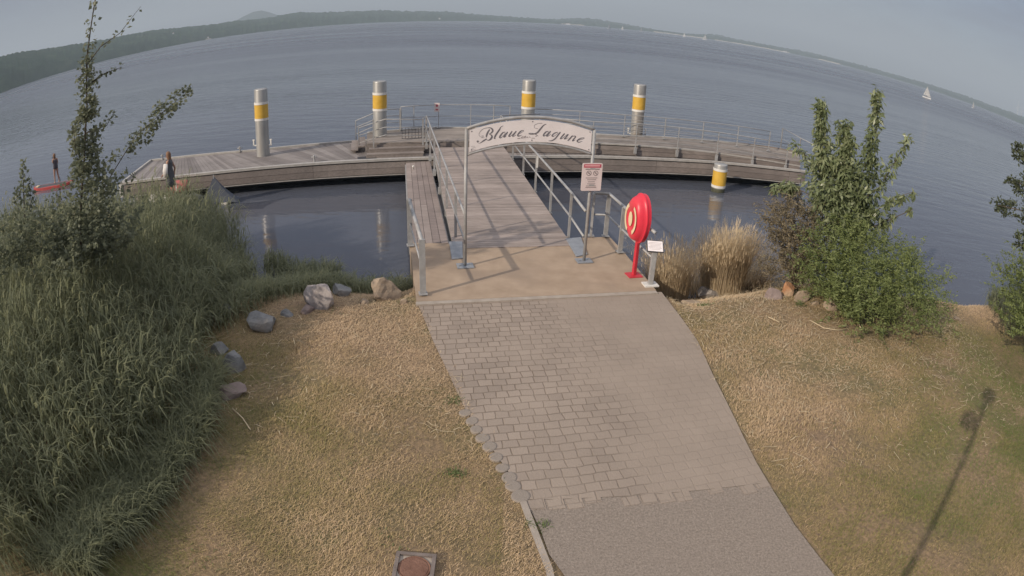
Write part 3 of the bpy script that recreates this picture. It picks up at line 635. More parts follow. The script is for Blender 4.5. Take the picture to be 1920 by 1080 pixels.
# notice on post at pier centre
c = at(820,241,0); sn = empty('small_notice', (c.x,c.y,0)); tag(sn, 'small pale notice plate on a post of the pier back railing', 'notice')
mb = MB(); mb.box((c.x-.02,c.y-.05,.98), (.24,.02,.40), R(5)); mb.build('plate', PINKW, sn)
mb = MB(); mb.box((c.x-.02,c.y-.064,1.06), (.09,.006,.10), R(5)); mb.box((c.x-.02,c.y-.064,.88), (.11,.006,.06), R(5)); mb.build('print', SIGNR, sn)
# wire basket on the landing
ca, cbq = at(754,262,0), at(797,260,0); wb_ = empty('wire_panel', tuple(ca)); tag(wb_, 'low wire mesh panel standing at the back of the left landing', 'mesh panel')
mb = MB()
for k in range(8): q_ = ca.lerp(cbq, k/7); mb.tube([q_+V3((0,0,.04)), q_+V3((0,0,.52))], .010, 5)
for h in (.05,.28,.52): mb.tube([ca+V3((0,0,h)), cbq+V3((0,0,h))], .012, 5)
mb.build('mesh', DARKM, wb_)

# ------------------------------------------------------------------ steel piles
def pile(px_y, yz, label, rad, top_z, band_c, band_h, bracket=True, marks=True):
    d = ray(*px_y); t = (yz-CAM_H)/d.z; c = V3((d.x*t, d.y*t, 0)); root = empty('steel_pile', (c.x,c.y,WATER_Z)); tag(root, label, 'pile', 'steel mooring piles')
    mb = MB(); mb.lathe((c.x,c.y,0), [(rad,WATER_Z-2),(rad,top_z-.03),(rad*.97,top_z),(rad*.9,top_z+.015)], 32); mb.build('pipe', PILE, root, smooth=True).modifiers.new('e','EDGE_SPLIT').split_angle = R(40)
    mb = MB(); mb.lathe((c.x,c.y,0), [(rad+.001,band_c-band_h/2),(rad+.010,band_c-band_h/2),(rad+.010,band_c+band_h/2),(rad+.001,band_c+band_h/2)], 32); o = mb.build('yellow_band', YEL, root, smooth=True); o.modifiers.new('e','EDGE_SPLIT').split_angle = R(40)
    for sgn in (-1, 1):
        zc = band_c+sgn*(band_h/2+.055); mb = MB(); mb.lathe((c.x,c.y,0), [(rad+.001,zc-.05),(rad+.018,zc-.05),(rad+.018,zc+.05),(rad+.001,zc+.05)], 32); q_ = mb.build('white_ring', WHT, o, smooth=True); q_.modifiers.new('e','EDGE_SPLIT').split_angle = R(40)
    mb = MB(); mb.lathe((c.x,c.y,0), [(rad+.001,WATER_Z-.3),(rad+.004,WATER_Z-.3),(rad+.004,WATER_Z+.13),(rad+.001,WATER_Z+.16)], 32); mb.build('algae_ring', ALG, root, smooth=True)
    if bracket:
        for sgn in (-1, 1):
            mb = MB(); bx = c.x+sgn*(rad+.12); mb.box((c.x+sgn*(rad+.06), c.y-.05, .02), (.14,.05,.04)); mb.box((bx, c.y-.05, .12), (.05,.05,.24)); mb.box((bx-sgn*.0, c.y-.05, .25), (.09,.06,.05)); mb.build('mooring_bracket', WHT, root)
    return c
cP1 = pile((490,208), 1.49, 'leftmost steel pile with yellow band, standing alone on the pontoon', .29, 2.43, 1.49, .58)
pile((712,190), 1.49, 'steel pile with yellow band behind the short stair railings', .29, 2.36, 1.49, .58, bracket=False)
pile((991,187), 1.49, 'steel pile with yellow band rising behind the arched sign', .29, 2.36, 1.49, .58, bracket=False)
pile((1198,193), 1.49, 'steel pile with yellow band behind the right wing railings', .29, 2.36, 1.49, .58)
pile((1349,332), -.78, 'short steel pile with yellow band standing in the water before the pontoon', .29, -.22, -.80, .60, bracket=False)

# ------------------------------------------------------------------ arched sign
A0, A1 = V3((archL.x, archL.y, 0)), V3((archR.x, archR.y, 0)); ax = (A1-A0).normalized(); an = V3((-ax.y, ax.x, 0)); fn = -an
ar = empty('arched_sign', tuple(A0)); tag(ar, 'white arched entrance sign with script lettering over the foot of the gangway', 'arched sign')
def pp(px, py):                                               # panel coordinates (along, up)
    q_ = atplane(px, py, A0, an); return ((q_-A0).dot(ax), q_.z)
def circ(p1, p2, p3):
    (x1,y1),(x2,y2),(x3,y3) = p1,p2,p3; a = 2*(x2-x1); b_ = 2*(y2-y1); c = x2*x2+y2*y2-x1*x1-y1*y1; d = 2*(x3-x2); e = 2*(y3-y2); f = x3*x3+y3*y3-x2*x2-y2*y2
    yy = (a*f-c*d)/(a*e-b_*d); xx = (c-b_*yy)/a; return xx, yy, math.hypot(x1-xx, y1-yy)
AW = (A1-A0).length
tl_, tm_, tr_ = pp(876,240), pp(988,219.5), pp(1112,244); bl_, bm_, br_ = pp(876,292), pp(990,269.5), pp(1109,289)
hT = (tl_[1]+tr_[1])/2; cT = circ((0,hT), (AW/2, tm_[1]), (AW,hT)); hB = (bl_[1]+br_[1])/2; cB = circ((0,hB), (AW/2, bm_[1]), (AW,hB))
arcz = lambda C, s_: C[1]+math.sqrt(max(C[2]**2-(s_-C[0])**2, 0))
P3 = lambda s_, z, off=0: A0+ax*s_+V3((0,0,z))+fn*off
for q_, base in ((A0, 0), (A1, 0)):
    mb = MB(); mb.tube([q_+V3((0,0,.03)), q_+V3((0,0,hT))], .034, 12); mb.build('post', GAL, ar, smooth=True)
    mb = MB(); mb.box((q_.x, q_.y, .045), (.34,.26,.02), math.atan2(ax.y,ax.x)); mb.box((q_.x+.11, q_.y+.05, .065), (.04,.04,.03)); mb.box((q_.x-.11, q_.y-.05, .065), (.04,.04,.03)); mb.build('base_plate', GALP, ar)
S_ = [AW*k/28 for k in range(29)]
mb = MB(); mb.tube([P3(s_, arcz(cT, s_)) for s_ in S_], .032, 10); mb.build('top_tube', GAL, ar, smooth=True)
mb = MB(); mb.tube([P3(s_, arcz(cB, s_)) for s_ in S_], .024, 10); mb.build('bottom_tube', GAL, ar, smooth=True)
mb = MB(); ins = [.06+(AW-.12)*k/28 for k in range(29)]
tp_ = [(s_, arcz(cT, s_)-.055) for s_ in ins]; bt_ = [(s_, arcz(cB, s_)+.045) for s_ in ins]
for k in range(28):
    a, b_, c, d = bt_[k], bt_[k+1], tp_[k+1], tp_[k]
    mb.hexa([P3(*a,.0),P3(*b_,.0),P3(*b_,.02),P3(*a,.02),P3(*d,.0),P3(*c,.0),P3(*c,.02),P3(*d,.02)])
panel = mb.build('sign_panel', SIGNW, ar)
def ribbon(mb, pts, to3, sub=7, kw=1.0):
    P = [np.array(p_, float) for p_ in pts]; P = [P[0]]+P+[P[-1]]; line = []
    for i in range(1, len(P)-2):
        for s_ in range(sub if i < len(P)-3 else sub+1):
            t = s_/sub; p0,p1,p2,p3 = P[i-1],P[i],P[i+1],P[i+2]
            line.append(.5*((2*p1)+(-p0+p2)*t+(2*p0-5*p1+4*p2-p3)*t*t+(-p0+3*p1-3*p2+p3)*t**3))
    L_, R_ = [], []
    for i, q_ in enumerate(line):
        d = line[min(i+1,len(line)-1)][:2]-line[max(i-1,0)][:2]; nrm = math.hypot(*d) or 1; nv = np.array([-d[1], d[0]])/nrm*max(q_[2]*kw, 4)*.5
        L_.append(q_[:2]+nv); R_.append(q_[:2]-nv)
    for i in range(len(line)-1): mb.quad(to3(*L_[i]), to3(*L_[i+1]), to3(*R_[i+1]), to3(*R_[i]))
def cropA(x, y): s_, z = pp(870+x/15.43, 230+y/15.43); return P3(s_, z, .0235)
def cropB(x, y): s_, z = pp(940+x/10.1, 230+y/10.1); return P3(s_, z, .0235)
LA = [[(740,190,30),(700,240,40),(665,310,44),(645,370,40),(640,420,24)], [(640,465,30),(600,490,34),(560,515,36),(510,550,24),(440,590,9),(392,562,14),(378,530,34),(425,530,28)],
 [(560,430,7),(470,400,7),(430,350,7),(450,270,8),(540,180,10),(660,145,14),(760,145,28),(815,190,42),(820,240,42),(780,290,30),(715,322,8)], [(715,322,8),(780,350,30),(802,400,46),(770,460,46),(710,500,26),(665,500,10),(640,450,8)],
 [(500,380,14),(570,380,14)],[(500,432,8),(585,425,8)],
 [(1130,80,8),(1060,120,16),(1020,190,34),(950,290,40),(890,390,40),(875,450,30),(905,455,9)],
 [(1185,262,12),(1120,280,28),(1060,350,40),(1025,410,38),(1050,435,22),(1110,390,9),(1195,290,8)], [(1255,258,30),(1200,340,38),(1145,395,32),(1162,415,18),(1215,380,8)],
 [(1385,238,28),(1330,320,38),(1290,380,34),(1320,395,16),(1390,340,8),(1495,240,8)], [(1505,238,30),(1440,320,38),(1400,375,34),(1430,390,16),(1500,345,8)],
 [(1530,330,9),(1600,310,9),(1670,265,10),(1718,225,10),(1690,212,10),(1620,250,30),(1560,320,34),(1545,375,26),(1590,385,12),(1660,350,8)]]
LB = [[(770,8,6),(690,12,5),(625,45,5),(625,95,5),(690,108,5)], [(845,22,9),(790,50,18),(730,120,27),(680,180,27),(630,205,20),(560,212,18),(512,205,9),(560,192,7),(640,215,11),(690,250,8)],
 [(885,158,8),(840,170,19),(797,220,25),(797,247,19),(840,230,6),(893,170,6)], [(928,155,21),(880,215,23),(850,247,19),(880,250,8),(930,210,5)],
 [(1062,175,8),(1010,190,19),(960,230,23),(965,255,17),(1010,240,6),(1072,188,6)], [(1112,173,19),(1060,240,23),(1010,300,21),(950,336,17),(888,338,8)],
 [(1192,200,20),(1140,260,23),(1112,297,17),(1150,290,7),(1245,215,6)], [(1262,213,20),(1210,280,23),(1185,303,17),(1220,300,7),(1262,278,5)],
 [(1342,238,17),(1290,300,23),(1250,338,17)], [(1272,308,6),(1330,260,8),(1380,248,13),(1397,265,19),(1350,322,21),(1348,342,15),(1392,320,5)],
 [(1415,335,7),(1520,308,7),(1565,285,8),(1520,283,10),(1460,310,19),(1430,345,21),(1460,365,15),(1525,348,5)]]
mb = MB()
for st in LA: ribbon(mb, st, cropA, kw=1.05)
for st in LB: ribbon(mb, st, cropB, kw=1.05)
mb.build('lettering', INK, panel)
mb = MB()                                                    # small unreadable print between the words
for st in ([(310,240,8),(360,240,8)],[(300,296,10),(355,290,10)],[(370,262,10),(385,296,10)],[(400,250,12),(405,296,12)],[(425,250,10),(440,290,12)],[(450,245,12),(465,285,12)],[(480,262,12),(505,285,10)],[(515,262,9),(545,275,12)],[(565,290,8),(630,290,7)],[(645,262,14),(660,245,10)]): ribbon(mb, st, cropB, kw=1)
mb.build('small_print', INK2, panel)
mb = MB()
for yy, x0, x1 in ((680,200,310),(720,240,330),(752,200,270),(780,230,330),(815,180,260)): ribbon(mb, [(x0,yy,10),((x0+x1)/2,yy-6,10),(x1,yy-4,10)], cropA)
mb.build('faint_print', INKP, panel)
for s_ in (.1, AW*.5, AW-.1):
    for C, o_ in ((cT,-.085),(cB,.075)): mb = MB(); q_ = P3(s_, arcz(C, s_)+o_, .022); mb.box(tuple(q_), (.018,.006,.018), math.atan2(ax.y,ax.x)); mb.build('screw', DARKM, panel)

# prohibition board on the right post of the arch
nb_ = empty('notice_board', (A1.x, A1.y, 1.4)); tag(nb_, 'pinkish white notice board with red header and two pictograms on the arch post', 'notice board')
w1_, w2_, w3_ = pp(1090,303), pp(1130,306), pp(1107,356); off_ = .055
bx0 = w1_[0]+.01; bx1 = w2_[0]-.02; bz1 = (w1_[1]+w2_[1])/2; bz0 = w3_[1]; bw = bx1-bx0; bh_ = bz1-bz0
def rrect(mb, x0, x1, z0, z1, o0, o1, r=.03):
    pts = []
    for cx_, cz_, a0 in ((x1-r,z1-r,0),(x0+r,z1-r,90),(x0+r,z0+r,180),(x1-r,z0+r,270)):
        for k in range(5): t = R(a0+k*22.5); pts.append((cx_+r*math.cos(t), cz_+r*math.sin(t)))
    fr_ = [P3(a, b_, o1) for a, b_ in pts]; bk_ = [P3(a, b_, o0) for a, b_ in pts]; mb.poly(fr_); mb.poly(bk_[::-1])
    for k in range(len(pts)): j = (k+1) % len(pts); mb.quad(bk_[k], bk_[j], fr_[j], fr_[k])
mb = MB(); rrect(mb, bx0, bx1, bz0, bz1, off_, off_+.015); brd = mb.build('board', PINKW, nb_)
mb = MB(); rrect(mb, bx0+.03, bx1-.03, bz1-bh_*.16, bz1-.022, off_+.015, off_+.018, .008); mb.build('header', SIGNR, brd)
mb = MB(); rrect(mb, bx0+.05, bx1-.06, bz1-bh_*.115, bz1-bh_*.07, off_+.018, off_+.020, .006); mb.build('header_print', HEADP, brd)
mb = MB()
def dash(u0, u1, v, th_): rrect(mb, bx0+bw*u0, bx0+bw*u1, bz1-bh_*v-th_/2, bz1-bh_*v+th_/2, off_+.015, off_+.018, th_*.3)
dash(.16,.86,.215,.018)
for u0,u1,v in ((.2,.78,.53),(.28,.72,.595),(.32,.66,.67),(.3,.7,.745),(.24,.74,.82),(.22,.76,.875)): dash(u0,u1,v,.012)
for uc in (.34,.68):
    cx_, cz_ = bx0+bw*uc, bz1-bh_*.36; rr2 = bw*.125
    ringp = [(cx_+rr2*math.cos(t), cz_+rr2*math.sin(t)) for t in np.linspace(0, 2*math.pi, 24)]
    inp = [(cx_+rr2*.78*math.cos(t), cz_+rr2*.78*math.sin(t)) for t in np.linspace(0, 2*math.pi, 24)]
    for k in range(23): mb.quad(P3(*inp[k],off_+.018), P3(*inp[k+1],off_+.018), P3(*ringp[k+1],off_+.018), P3(*ringp[k],off_+.018))
    mb.quad(P3(cx_-rr2*.66,cz_+rr2*.5,off_+.018), P3(cx_-rr2*.5,cz_+rr2*.66,off_+.018), P3(cx_+rr2*.66,cz_-rr2*.5,off_+.018), P3(cx_+rr2*.5,cz_-rr2*.66,off_+.018))
    mb.quad(P3(cx_-rr2*.4,cz_-rr2*.1,off_+.018), P3(cx_+rr2*.35,cz_-rr2*.1,off_+.018), P3(cx_+rr2*.2,cz_+rr2*.3,off_+.018), P3(cx_-rr2*.1,cz_+rr2*.3,off_+.018))
mb.build('print', INK2, brd)
for v in (.2,.8): mb = MB(); q_ = P3(AW, bz0+bh_*v, off_*.5+.01); mb.box(tuple(q_), (.10, .075, .03), math.atan2(ax.y,ax.x)); mb.build('bracket', GAL, nb_)

# ------------------------------------------------------------------ lifebuoy cabinet
c = at(1187.8,519); fa = R(180+38)                       # the face looks this way (bearing)
fv = V3((math.sin(R(-106)), math.cos(R(-106)), 0)); sv = V3((-fv.y, fv.x, 0))
lc = empty('lifebuoy_cabinet', (c.x,c.y,0)); tag(lc, 'red teardrop lifebuoy cabinet on a red post at the right edge of the landing', 'lifebuoy cabinet')
mb = MB(); mb.box((c.x,c.y,.44), (.075,.075,.82), .4); mb.build('post', REDM, lc, bevel=.01)
mb = MB(); mb.box((c.x,c.y,.042), (.30,.26,.018), .25); mb.build('base_plate', REDM, lc)
CZ = 1.27
def outline(t, w_, h_, taper=.16):
    x = math.copysign(abs(math.cos(t))**.85, math.cos(t))*w_; z = math.copysign(abs(math.sin(t))**.95, math.sin(t))*h_
    return x*(1-taper*(-z/h_ if z < 0 else z/h_*.5)), z
def shell(mb, prof, cz=CZ, w_=.335, h_=.50, n_=40, du=0, dz=0):
    i0 = len(mb.v)
    for sc_, dep in prof:
        for k in range(n_):
            x, z = outline(2*math.pi*k/n_, w_*sc_, h_*sc_); q_ = V3((c.x,c.y,cz+z+dz))+sv*(x+du)+fv*dep; mb.v.append(tuple(q_))
    for r_ in range(len(prof)-1):
        for k in range(n_):
            a = i0+r_*n_+k; b_ = i0+r_*n_+(k+1)%n_; mb.f.append((a,b_,b_+n_,a+n_))
    mb.f.append(tuple(i0+k for k in reversed(range(n_)))); mb.f.append(tuple(i0+(len(prof)-1)*n_+k for k in range(n_)))
mb = MB(); shell(mb, [(.90,-.09),(1.0,-.07),(1.0,.0)]); mb.build('back_shell', RED, lc, smooth=True).modifiers.new('e','EDGE_SPLIT').split_angle = R(50)
mb = MB(); shell(mb, [(1.03,.002),(1.03,.025),(.97,.035),(.93,.09),(.86,.155),(.76,.195),(.62,.215),(.44,.222),(.40,.205),(.32,.200),(.05,.200)]); mb.build('cover', RED, lc, smooth=True).modifiers.new('e','EDGE_SPLIT').split_angle = R(60)
def patch(mb, pts, dep):
    mb.poly([V3((c.x,c.y,CZ+z))+sv*x+fv*dep for x, z in pts])
mb = MB()
rg = lambda r0, r1, a0, a1: [(r1*math.cos(R(a)), r1*1.25*math.sin(R(a))) for a in np.linspace(a0,a1,12)]+[(r0*math.cos(R(a)), r0*1.25*math.sin(R(a))) for a in np.linspace(a1,a0,12)]
patch(mb, rg(.20,.262,118,242), .2245); patch(mb, rg(.20,.262,-62,62), .2245); patch(mb, [(.085*math.cos(t), .15*math.sin(t)) for t in np.linspace(0,2*math.pi,20)[:-1]], .2245)
mb.build('pictogram', CREAM, lc)
mb = MB(); patch(mb, [(-.05,-.36),(.05,-.36),(.05,-.33),(-.05,-.33)], .18); mb.box(tuple(V3((c.x,c.y,CZ-.38))+fv*.13), (.05,.03,.05), .3); mb.build('latch', WHT, lc)
mb = MB(); mb.beam(V3((c.x,c.y,CZ-.1))-sv*.40+fv*.0, V3((c.x,c.y,CZ+.1))-sv*.40, .03, .03); mb.build('hinge', DARKM, lc)

# info lectern
c = at(1218.5,537); il = empty('info_sign', (c.x,c.y,0)); tag(il, 'small white info plate with dark rim on a grey post beside the reed grass', 'info sign')
mb = MB(); mb.box((c.x,c.y,.42), (.10,.10,.80)); mb.build('post', GAL, il, bevel=.008)
mb = MB(); mb.box((c.x,c.y,.045), (.30,.22,.03), .2); mb.build('base_plate', WHT, il)
tcx = at(1228,452,.92); t0 = V3((c.x,c.y,.86))
ux = V3((math.cos(R(-4)), math.sin(R(-4)), 0)); uy = V3((0, math.sin(R(52)), math.cos(R(38)))).normalized(); un = ux.cross(uy)
def tilt(mb, hw, hh, d0, d1, cx_=0, cy_=0):
    mb.hexa([t0+ux*(cx_+sx_*hw)+uy*(cy_+sy_*hh)+un*dd for dd in (d0,d1) for sx_,sy_ in ((-1,-1),(1,-1),(1,1),(-1,1))])
mb = MB(); tilt(mb, .165, .125, -.012, .004); fr_ = mb.build('rim', BLACK, il)
mb = MB(); tilt(mb, .150, .110, .004, .008); mb.build('plate', SIGNW, fr_)
mb = MB()
for k in range(6): tilt(mb, .125-.02*(k % 3 == 2), .004, .008, .010, -.01*(k % 2), .07-.028*k)
mb.build('print', INKP, fr_)

# ------------------------------------------------------------------ mooring cleats on the pontoon
def cleat(q_, label):
    root = empty('mooring_cleat', tuple(q_)); tag(root, label, 'cleat', 'mooring cleats')
    mb = MB(); mb.lathe(tuple(q_), [(.05,0),(.035,.04),(.03,.22),(.05,.26),(.02,.28)], 10); mb.build('stem', GAL, root, smooth=True)
    mb = MB(); mb.tube([q_+V3((-.12,0,.2)), q_+V3((.12,0,.2))], .02, 8); mb.build('horn', GAL, root, smooth=True)
cleat(at(305,300,Z), 'mooring cleat near the left end of the pontoon'); cleat(at(450,286,Z), 'mooring cleat left of the lone steel pile'); cleat(at(588,305,Z)+V3((0,.1,0)), 'mooring cleat on the front edge of the pontoon')

# ------------------------------------------------------------------ camera mast (throws the long shadow on the right lawn)
tipg = at(1850,740); mh = math.hypot(tipg.x,tipg.y)*math.tan(SUN_EL)
mx_, my_ = .17, -.23; ms_ = empty('camera_mast', (mx_,my_,0)); tag(ms_, 'slim grey camera mast whose long shadow falls on the right lawn', 'mast')
mb = MB(); mb.tube([(mx_,my_,0),(mx_,my_,mh)], [.07,.045], 12); mb.build('pole', GAL, ms_, smooth=True)
mb = MB(); mb.lathe((mx_+.03,my_,mh-.02), [(.12,-.10),(.19,-.02),(.18,.08),(.08,.16)], 14); mb.build('lamp_head', DARKM, ms_, smooth=True)
mb = MB(); mb.tube([(mx_,my_,CAM_H+.28),(-.04,-.22,CAM_H+.24),(-.12,-.2,CAM_H+.1)], .02, 8); mb.build('arm', GAL, ms_)
mb = MB(); mb.box((-.12,-.19,CAM_H-.01), (.26,.28,.24)); mb.build('camera_housing', WHT, ms_, bevel=.02)

# ------------------------------------------------------------------ rocks
def rock(name, c, size, mat, label, seed, sharp=.35, rz=0, cat='boulder', group='boulders along the bank', flat=0):
    r_ = random.Random(seed); bm = bmesh.new(); bmesh.ops.create_icosphere(bm, subdivisions=3, radius=1)
    cuts = [(V3((r_.gauss(0,1),r_.gauss(0,1),r_.gauss(0,.8))).normalized(), r_.uniform(.45,.82)) for _ in range(13)]
    for v in bm.verts:
        for nrm, dd in cuts:
            t = v.co.dot(nrm)-dd
            if t > 0: v.co -= nrm*t*.96
        v.co += v.co.normalized()*(math.sin(v.co.x*7+seed)*math.sin(v.co.y*6+seed*2)*math.sin(v.co.z*8))*.04*sharp*3 + V3((r_.gauss(0,1),r_.gauss(0,1),r_.gauss(0,1)))*.012
        if flat and v.co.z > flat: v.co.z = flat
        v.co = V3((v.co.x*size[0], v.co.y*size[1], v.co.z*size[2]))
    me = bpy.data.meshes.new(name); bm.to_mesh(me); bm.free()
    o = link(name, me, mat); o.location = c; o.rotation_euler = (0,0,rz); tag(o, label, cat, group); return o
RG = mottled('grey_rock', (.14,.145,.15), (.25,.255,.26), 3.2, .9, .7, 18, stain=(.24,.22,.20))
RP = mottled('pale_rock', (.26,.235,.23), (.46,.42,.41), 2.4, .85, .7, 14, stain=(.22,.20,.20))
RT = mottled('tan_rock', (.24,.185,.135), (.37,.295,.22), 2.6, .9, .7, 16, stain=(.20,.15,.11))
RO = mottled('orange_rock', (.33,.16,.08), (.48,.26,.14), 3, .9, .6, 16, stain=(.40,.33,.24))
RD = mottled('smooth_rock', (.20,.18,.165), (.27,.245,.225), 2, .8, .3, 20)
RPK = mottled('pinkish_rock', (.18,.14,.13), (.27,.215,.20), 3, .9, .6, 16)
RW = mottled('white_rock', (.38,.37,.35), (.60,.58,.55), 3, .7, .4, 16)
def rk(px, py, s_, mat, label, seed, dz=.12, **k):
    g_ = at(px, py, -.3)
    for _ in range(6): g_ = at(px, py, gz(g_.x, g_.y)+dz)
    return rock('boulder', (g_.x, g_.y, g_.z-.02), s_, mat, label, seed, **k)
rk(602,558,(.36,.30,.36),RP,'pointed pale grey boulder left of the dark boulder pair',3,dz=.15)
rk(660,530,(.36,.28,.26),RG,'blue-grey boulder at the water edge behind the others',5)
rk(640,545,(.24,.22,.2),RG,'dark grey boulder squeezed between the pointed and the blue-grey one',8)
rk(722,550,(.42,.30,.34),RT,'large tan sloping boulder nearest the concrete landing',12,dz=.12,rz=.4)
rk(683,566,(.11,.1,.09),RT,'small tan stone in front of the blue-grey boulder',14,dz=.03)
rk(490,603,(.42,.26,.22),RG,'wide flat grey boulder half hidden by weeds on the left bank',17,dz=.08)
rk(420,578,(.16,.14,.14),RG,'small grey stone among the weeds behind the wide flat boulder',21)
rk(437,682,(.27,.24,.27),RG,'blocky grey boulder at the foot of the reeds',23,dz=.1)
rk(428,735,(.33,.26,.2),RPK,'pinkish grey boulder lowest on the left bank',26,dz=.06)
rk(412,655,(.2,.18,.15),RG,'low grey stone behind the blocky grey boulder',28,dz=.05)
rk(1328,550,(.28,.22,.24),RD,'smooth grey-brown boulder in front of the dry grass clump',31,dz=.1)
rk(1303,568,(.36,.17,.13),RT,'flat tan stone in the straw below the smooth boulder',33,dz=.02,flat=.5)
rk(1297,546,(.30,.2,.22),RT,'round straw-coloured stone beside the smooth boulder',34,dz=.05)
rk(1478,543,(.20,.15,.24),RO,'orange boulder with a pale rim near the brown shrub',36)
rk(1505,556,(.24,.16,.19),RT,'tan angular boulder between the orange one and the green bush',39,dz=.08)
rk(1560,570,(.25,.18,.26),RT,'square-cut tan boulder at the left foot of the green bush',52,dz=.1,rz=.5)
rk(1447,553,(.26,.2,.20),RPK,'dull pinkish boulder left of the orange one',44,dz=.06)
rk(1458,530,(.34,.2,.22),RG,'grey boulder at the water edge behind the dry grass',46,dz=.06)
rk(1530,568,(.15,.1,.11),RT,'small tan stone beside the square-cut boulder',48,dz=.03)
rk(1795,598,(.16,.12,.08),RT,'low tan stone on the sandy gap at the right shore',49,dz=.02)
rk(578,578,(.2,.17,.13),RPK,'low pinkish stone left of the pointed boulder',71,dz=.03)
rk(540,588,(.15,.13,.11),RG,'small grey stone between the wide flat boulder and the pointed one',73,dz=.03)
rk(694,541,(.2,.16,.16),RG,'dark grey stone behind the large tan boulder',75,dz=.06)
rk(757,566,(.13,.1,.09),RT,'small tan stone close to the left corner of the landing',77,dz=.03)
# stone jetty that leads to the pontoon end
pj = [at(185,412,-1.0), at(230,385,-.98), at(270,366,-.95), at(305,356,-.92), at(345,358,-.9), at(420,360,-1.0)]
jl = ['far left', 'second', 'third', 'fourth', 'fifth', 'sixth', 'seventh', 'eighth', 'ninth', 'tenth', 'eleventh', 'twelfth', 'thirteenth', 'fourteenth']
rj_ = random.Random(5)
for k in range(14):
    t = k/13*5; i = min(int(t), 4); c = pj[i].lerp(pj[i+1], t-i)
    mt = (RP, RPK, RW, RP, RG, RPK, RW)[k % 7]; s0 = rj_.uniform(.28,.46)
    kind = {RP:'pale grey', RPK:'pinkish', RW:'white', RG:'grey'}[mt]
    lab = 'leftmost pale grey stone of the jetty behind the reeds' if k == 0 else '%s stone, %s from the left in the jetty behind the reeds' % (kind, jl[k])
    rock('jetty_stone', (c.x+rj_.uniform(-.2,.2), c.y+rj_.uniform(-.2,.2), -1.2), (s0, s0*.8, s0*.62), mt, lab, 60+k, cat='stone', group='stones of the jetty behind the reeds')
for k in range(1):
    pass

# ------------------------------------------------------------------ people
def skin_body(name, joints, edges, mat, parent=None, sub=2):
    """joints: name -> (pos, radius); edges: pairs; one continuous surface"""
    names = list(joints); me = bpy.data.meshes.new(name)
    me.from_pydata([joints[k][0] for k in names], [(names.index(a), names.index(b_)) for a, b_ in edges], [])
    o = bpy.data.objects.new(name, me); COL.objects.link(o); o.modifiers.new('skin', 'SKIN')
    if not me.skin_vertices: me.skin_vertices.new()
    for k, nm in enumerate(names):
        r_ = joints[nm][1]; rr = r_ if isinstance(r_, tuple) else (r_, r_); me.skin_vertices[0].data[k].radius = rr; me.skin_vertices[0].data[k].use_root = (k == 0)
    s_ = o.modifiers.new('sub', 'SUBSURF'); s_.levels = s_.render_levels = sub; o.modifiers['skin'].use_smooth_shade = True
    me.materials.append(mat)
    if parent: o.parent = parent
    return o
SKIN = mottled('skin', (.34,.19,.13), (.42,.245,.17), 6, .55, .02, 60)
HAIR = mottled('brown_hair', (.07,.04,.025), (.14,.085,.055), 30, .6, .3, 80)
HAIRR = mottled('auburn_hair', (.15,.075,.04), (.24,.13,.07), 30, .6, .3, 80)
GREYC = mottled('dark_grey_cloth', (.06,.065,.075), (.10,.105,.115), 12, .9, .1, 60)
WHC = mottled('white_cloth', (.62,.60,.58), (.75,.73,.70), 8, .8, .1, 60)
SWIM = mottled('dark_swimwear', (.045,.04,.05), (.07,.06,.075), 10, .6, 0)
REDC = mottled('red_fabric', (.34,.09,.09), (.46,.14,.13), 6, .7, .1, 40)
def hand(J, E, pre, wrist, dirv, side):
    dirv = dirv.normalized(); side = side.normalized(); palm = wrist+dirv*.07; J[pre+'palm'] = (palm, (.038,.016)); E.append((pre+'wrist', pre+'palm'))
    for i, (o_, L_) in enumerate(((-.028,.062),(-.01,.076),(.01,.072),(.028,.055))):
        k1 = palm+dirv*.03+side*o_; k2 = k1+dirv*L_*.55+V3((0,0,-.006)); k3 = k2+dirv*L_*.45+V3((0,0,-.015))
        for nm, q_, r_ in (('k%d'%i,k1,.009),('m%d'%i,k2,.008),('t%d'%i,k3,.006)): J[pre+nm] = (q_, r_)
        E += [(pre+'palm',pre+'k%d'%i),(pre+'k%d'%i,pre+'m%d'%i),(pre+'m%d'%i,pre+'t%d'%i)]
    th = wrist+dirv*.035-side*.035; th2 = th+dirv*.035-side*.018; J[pre+'th'] = (th,.010); J[pre+'th2'] = (th2,.008); E += [(pre+'palm',pre+'th'),(pre+'th',pre+'th2')]
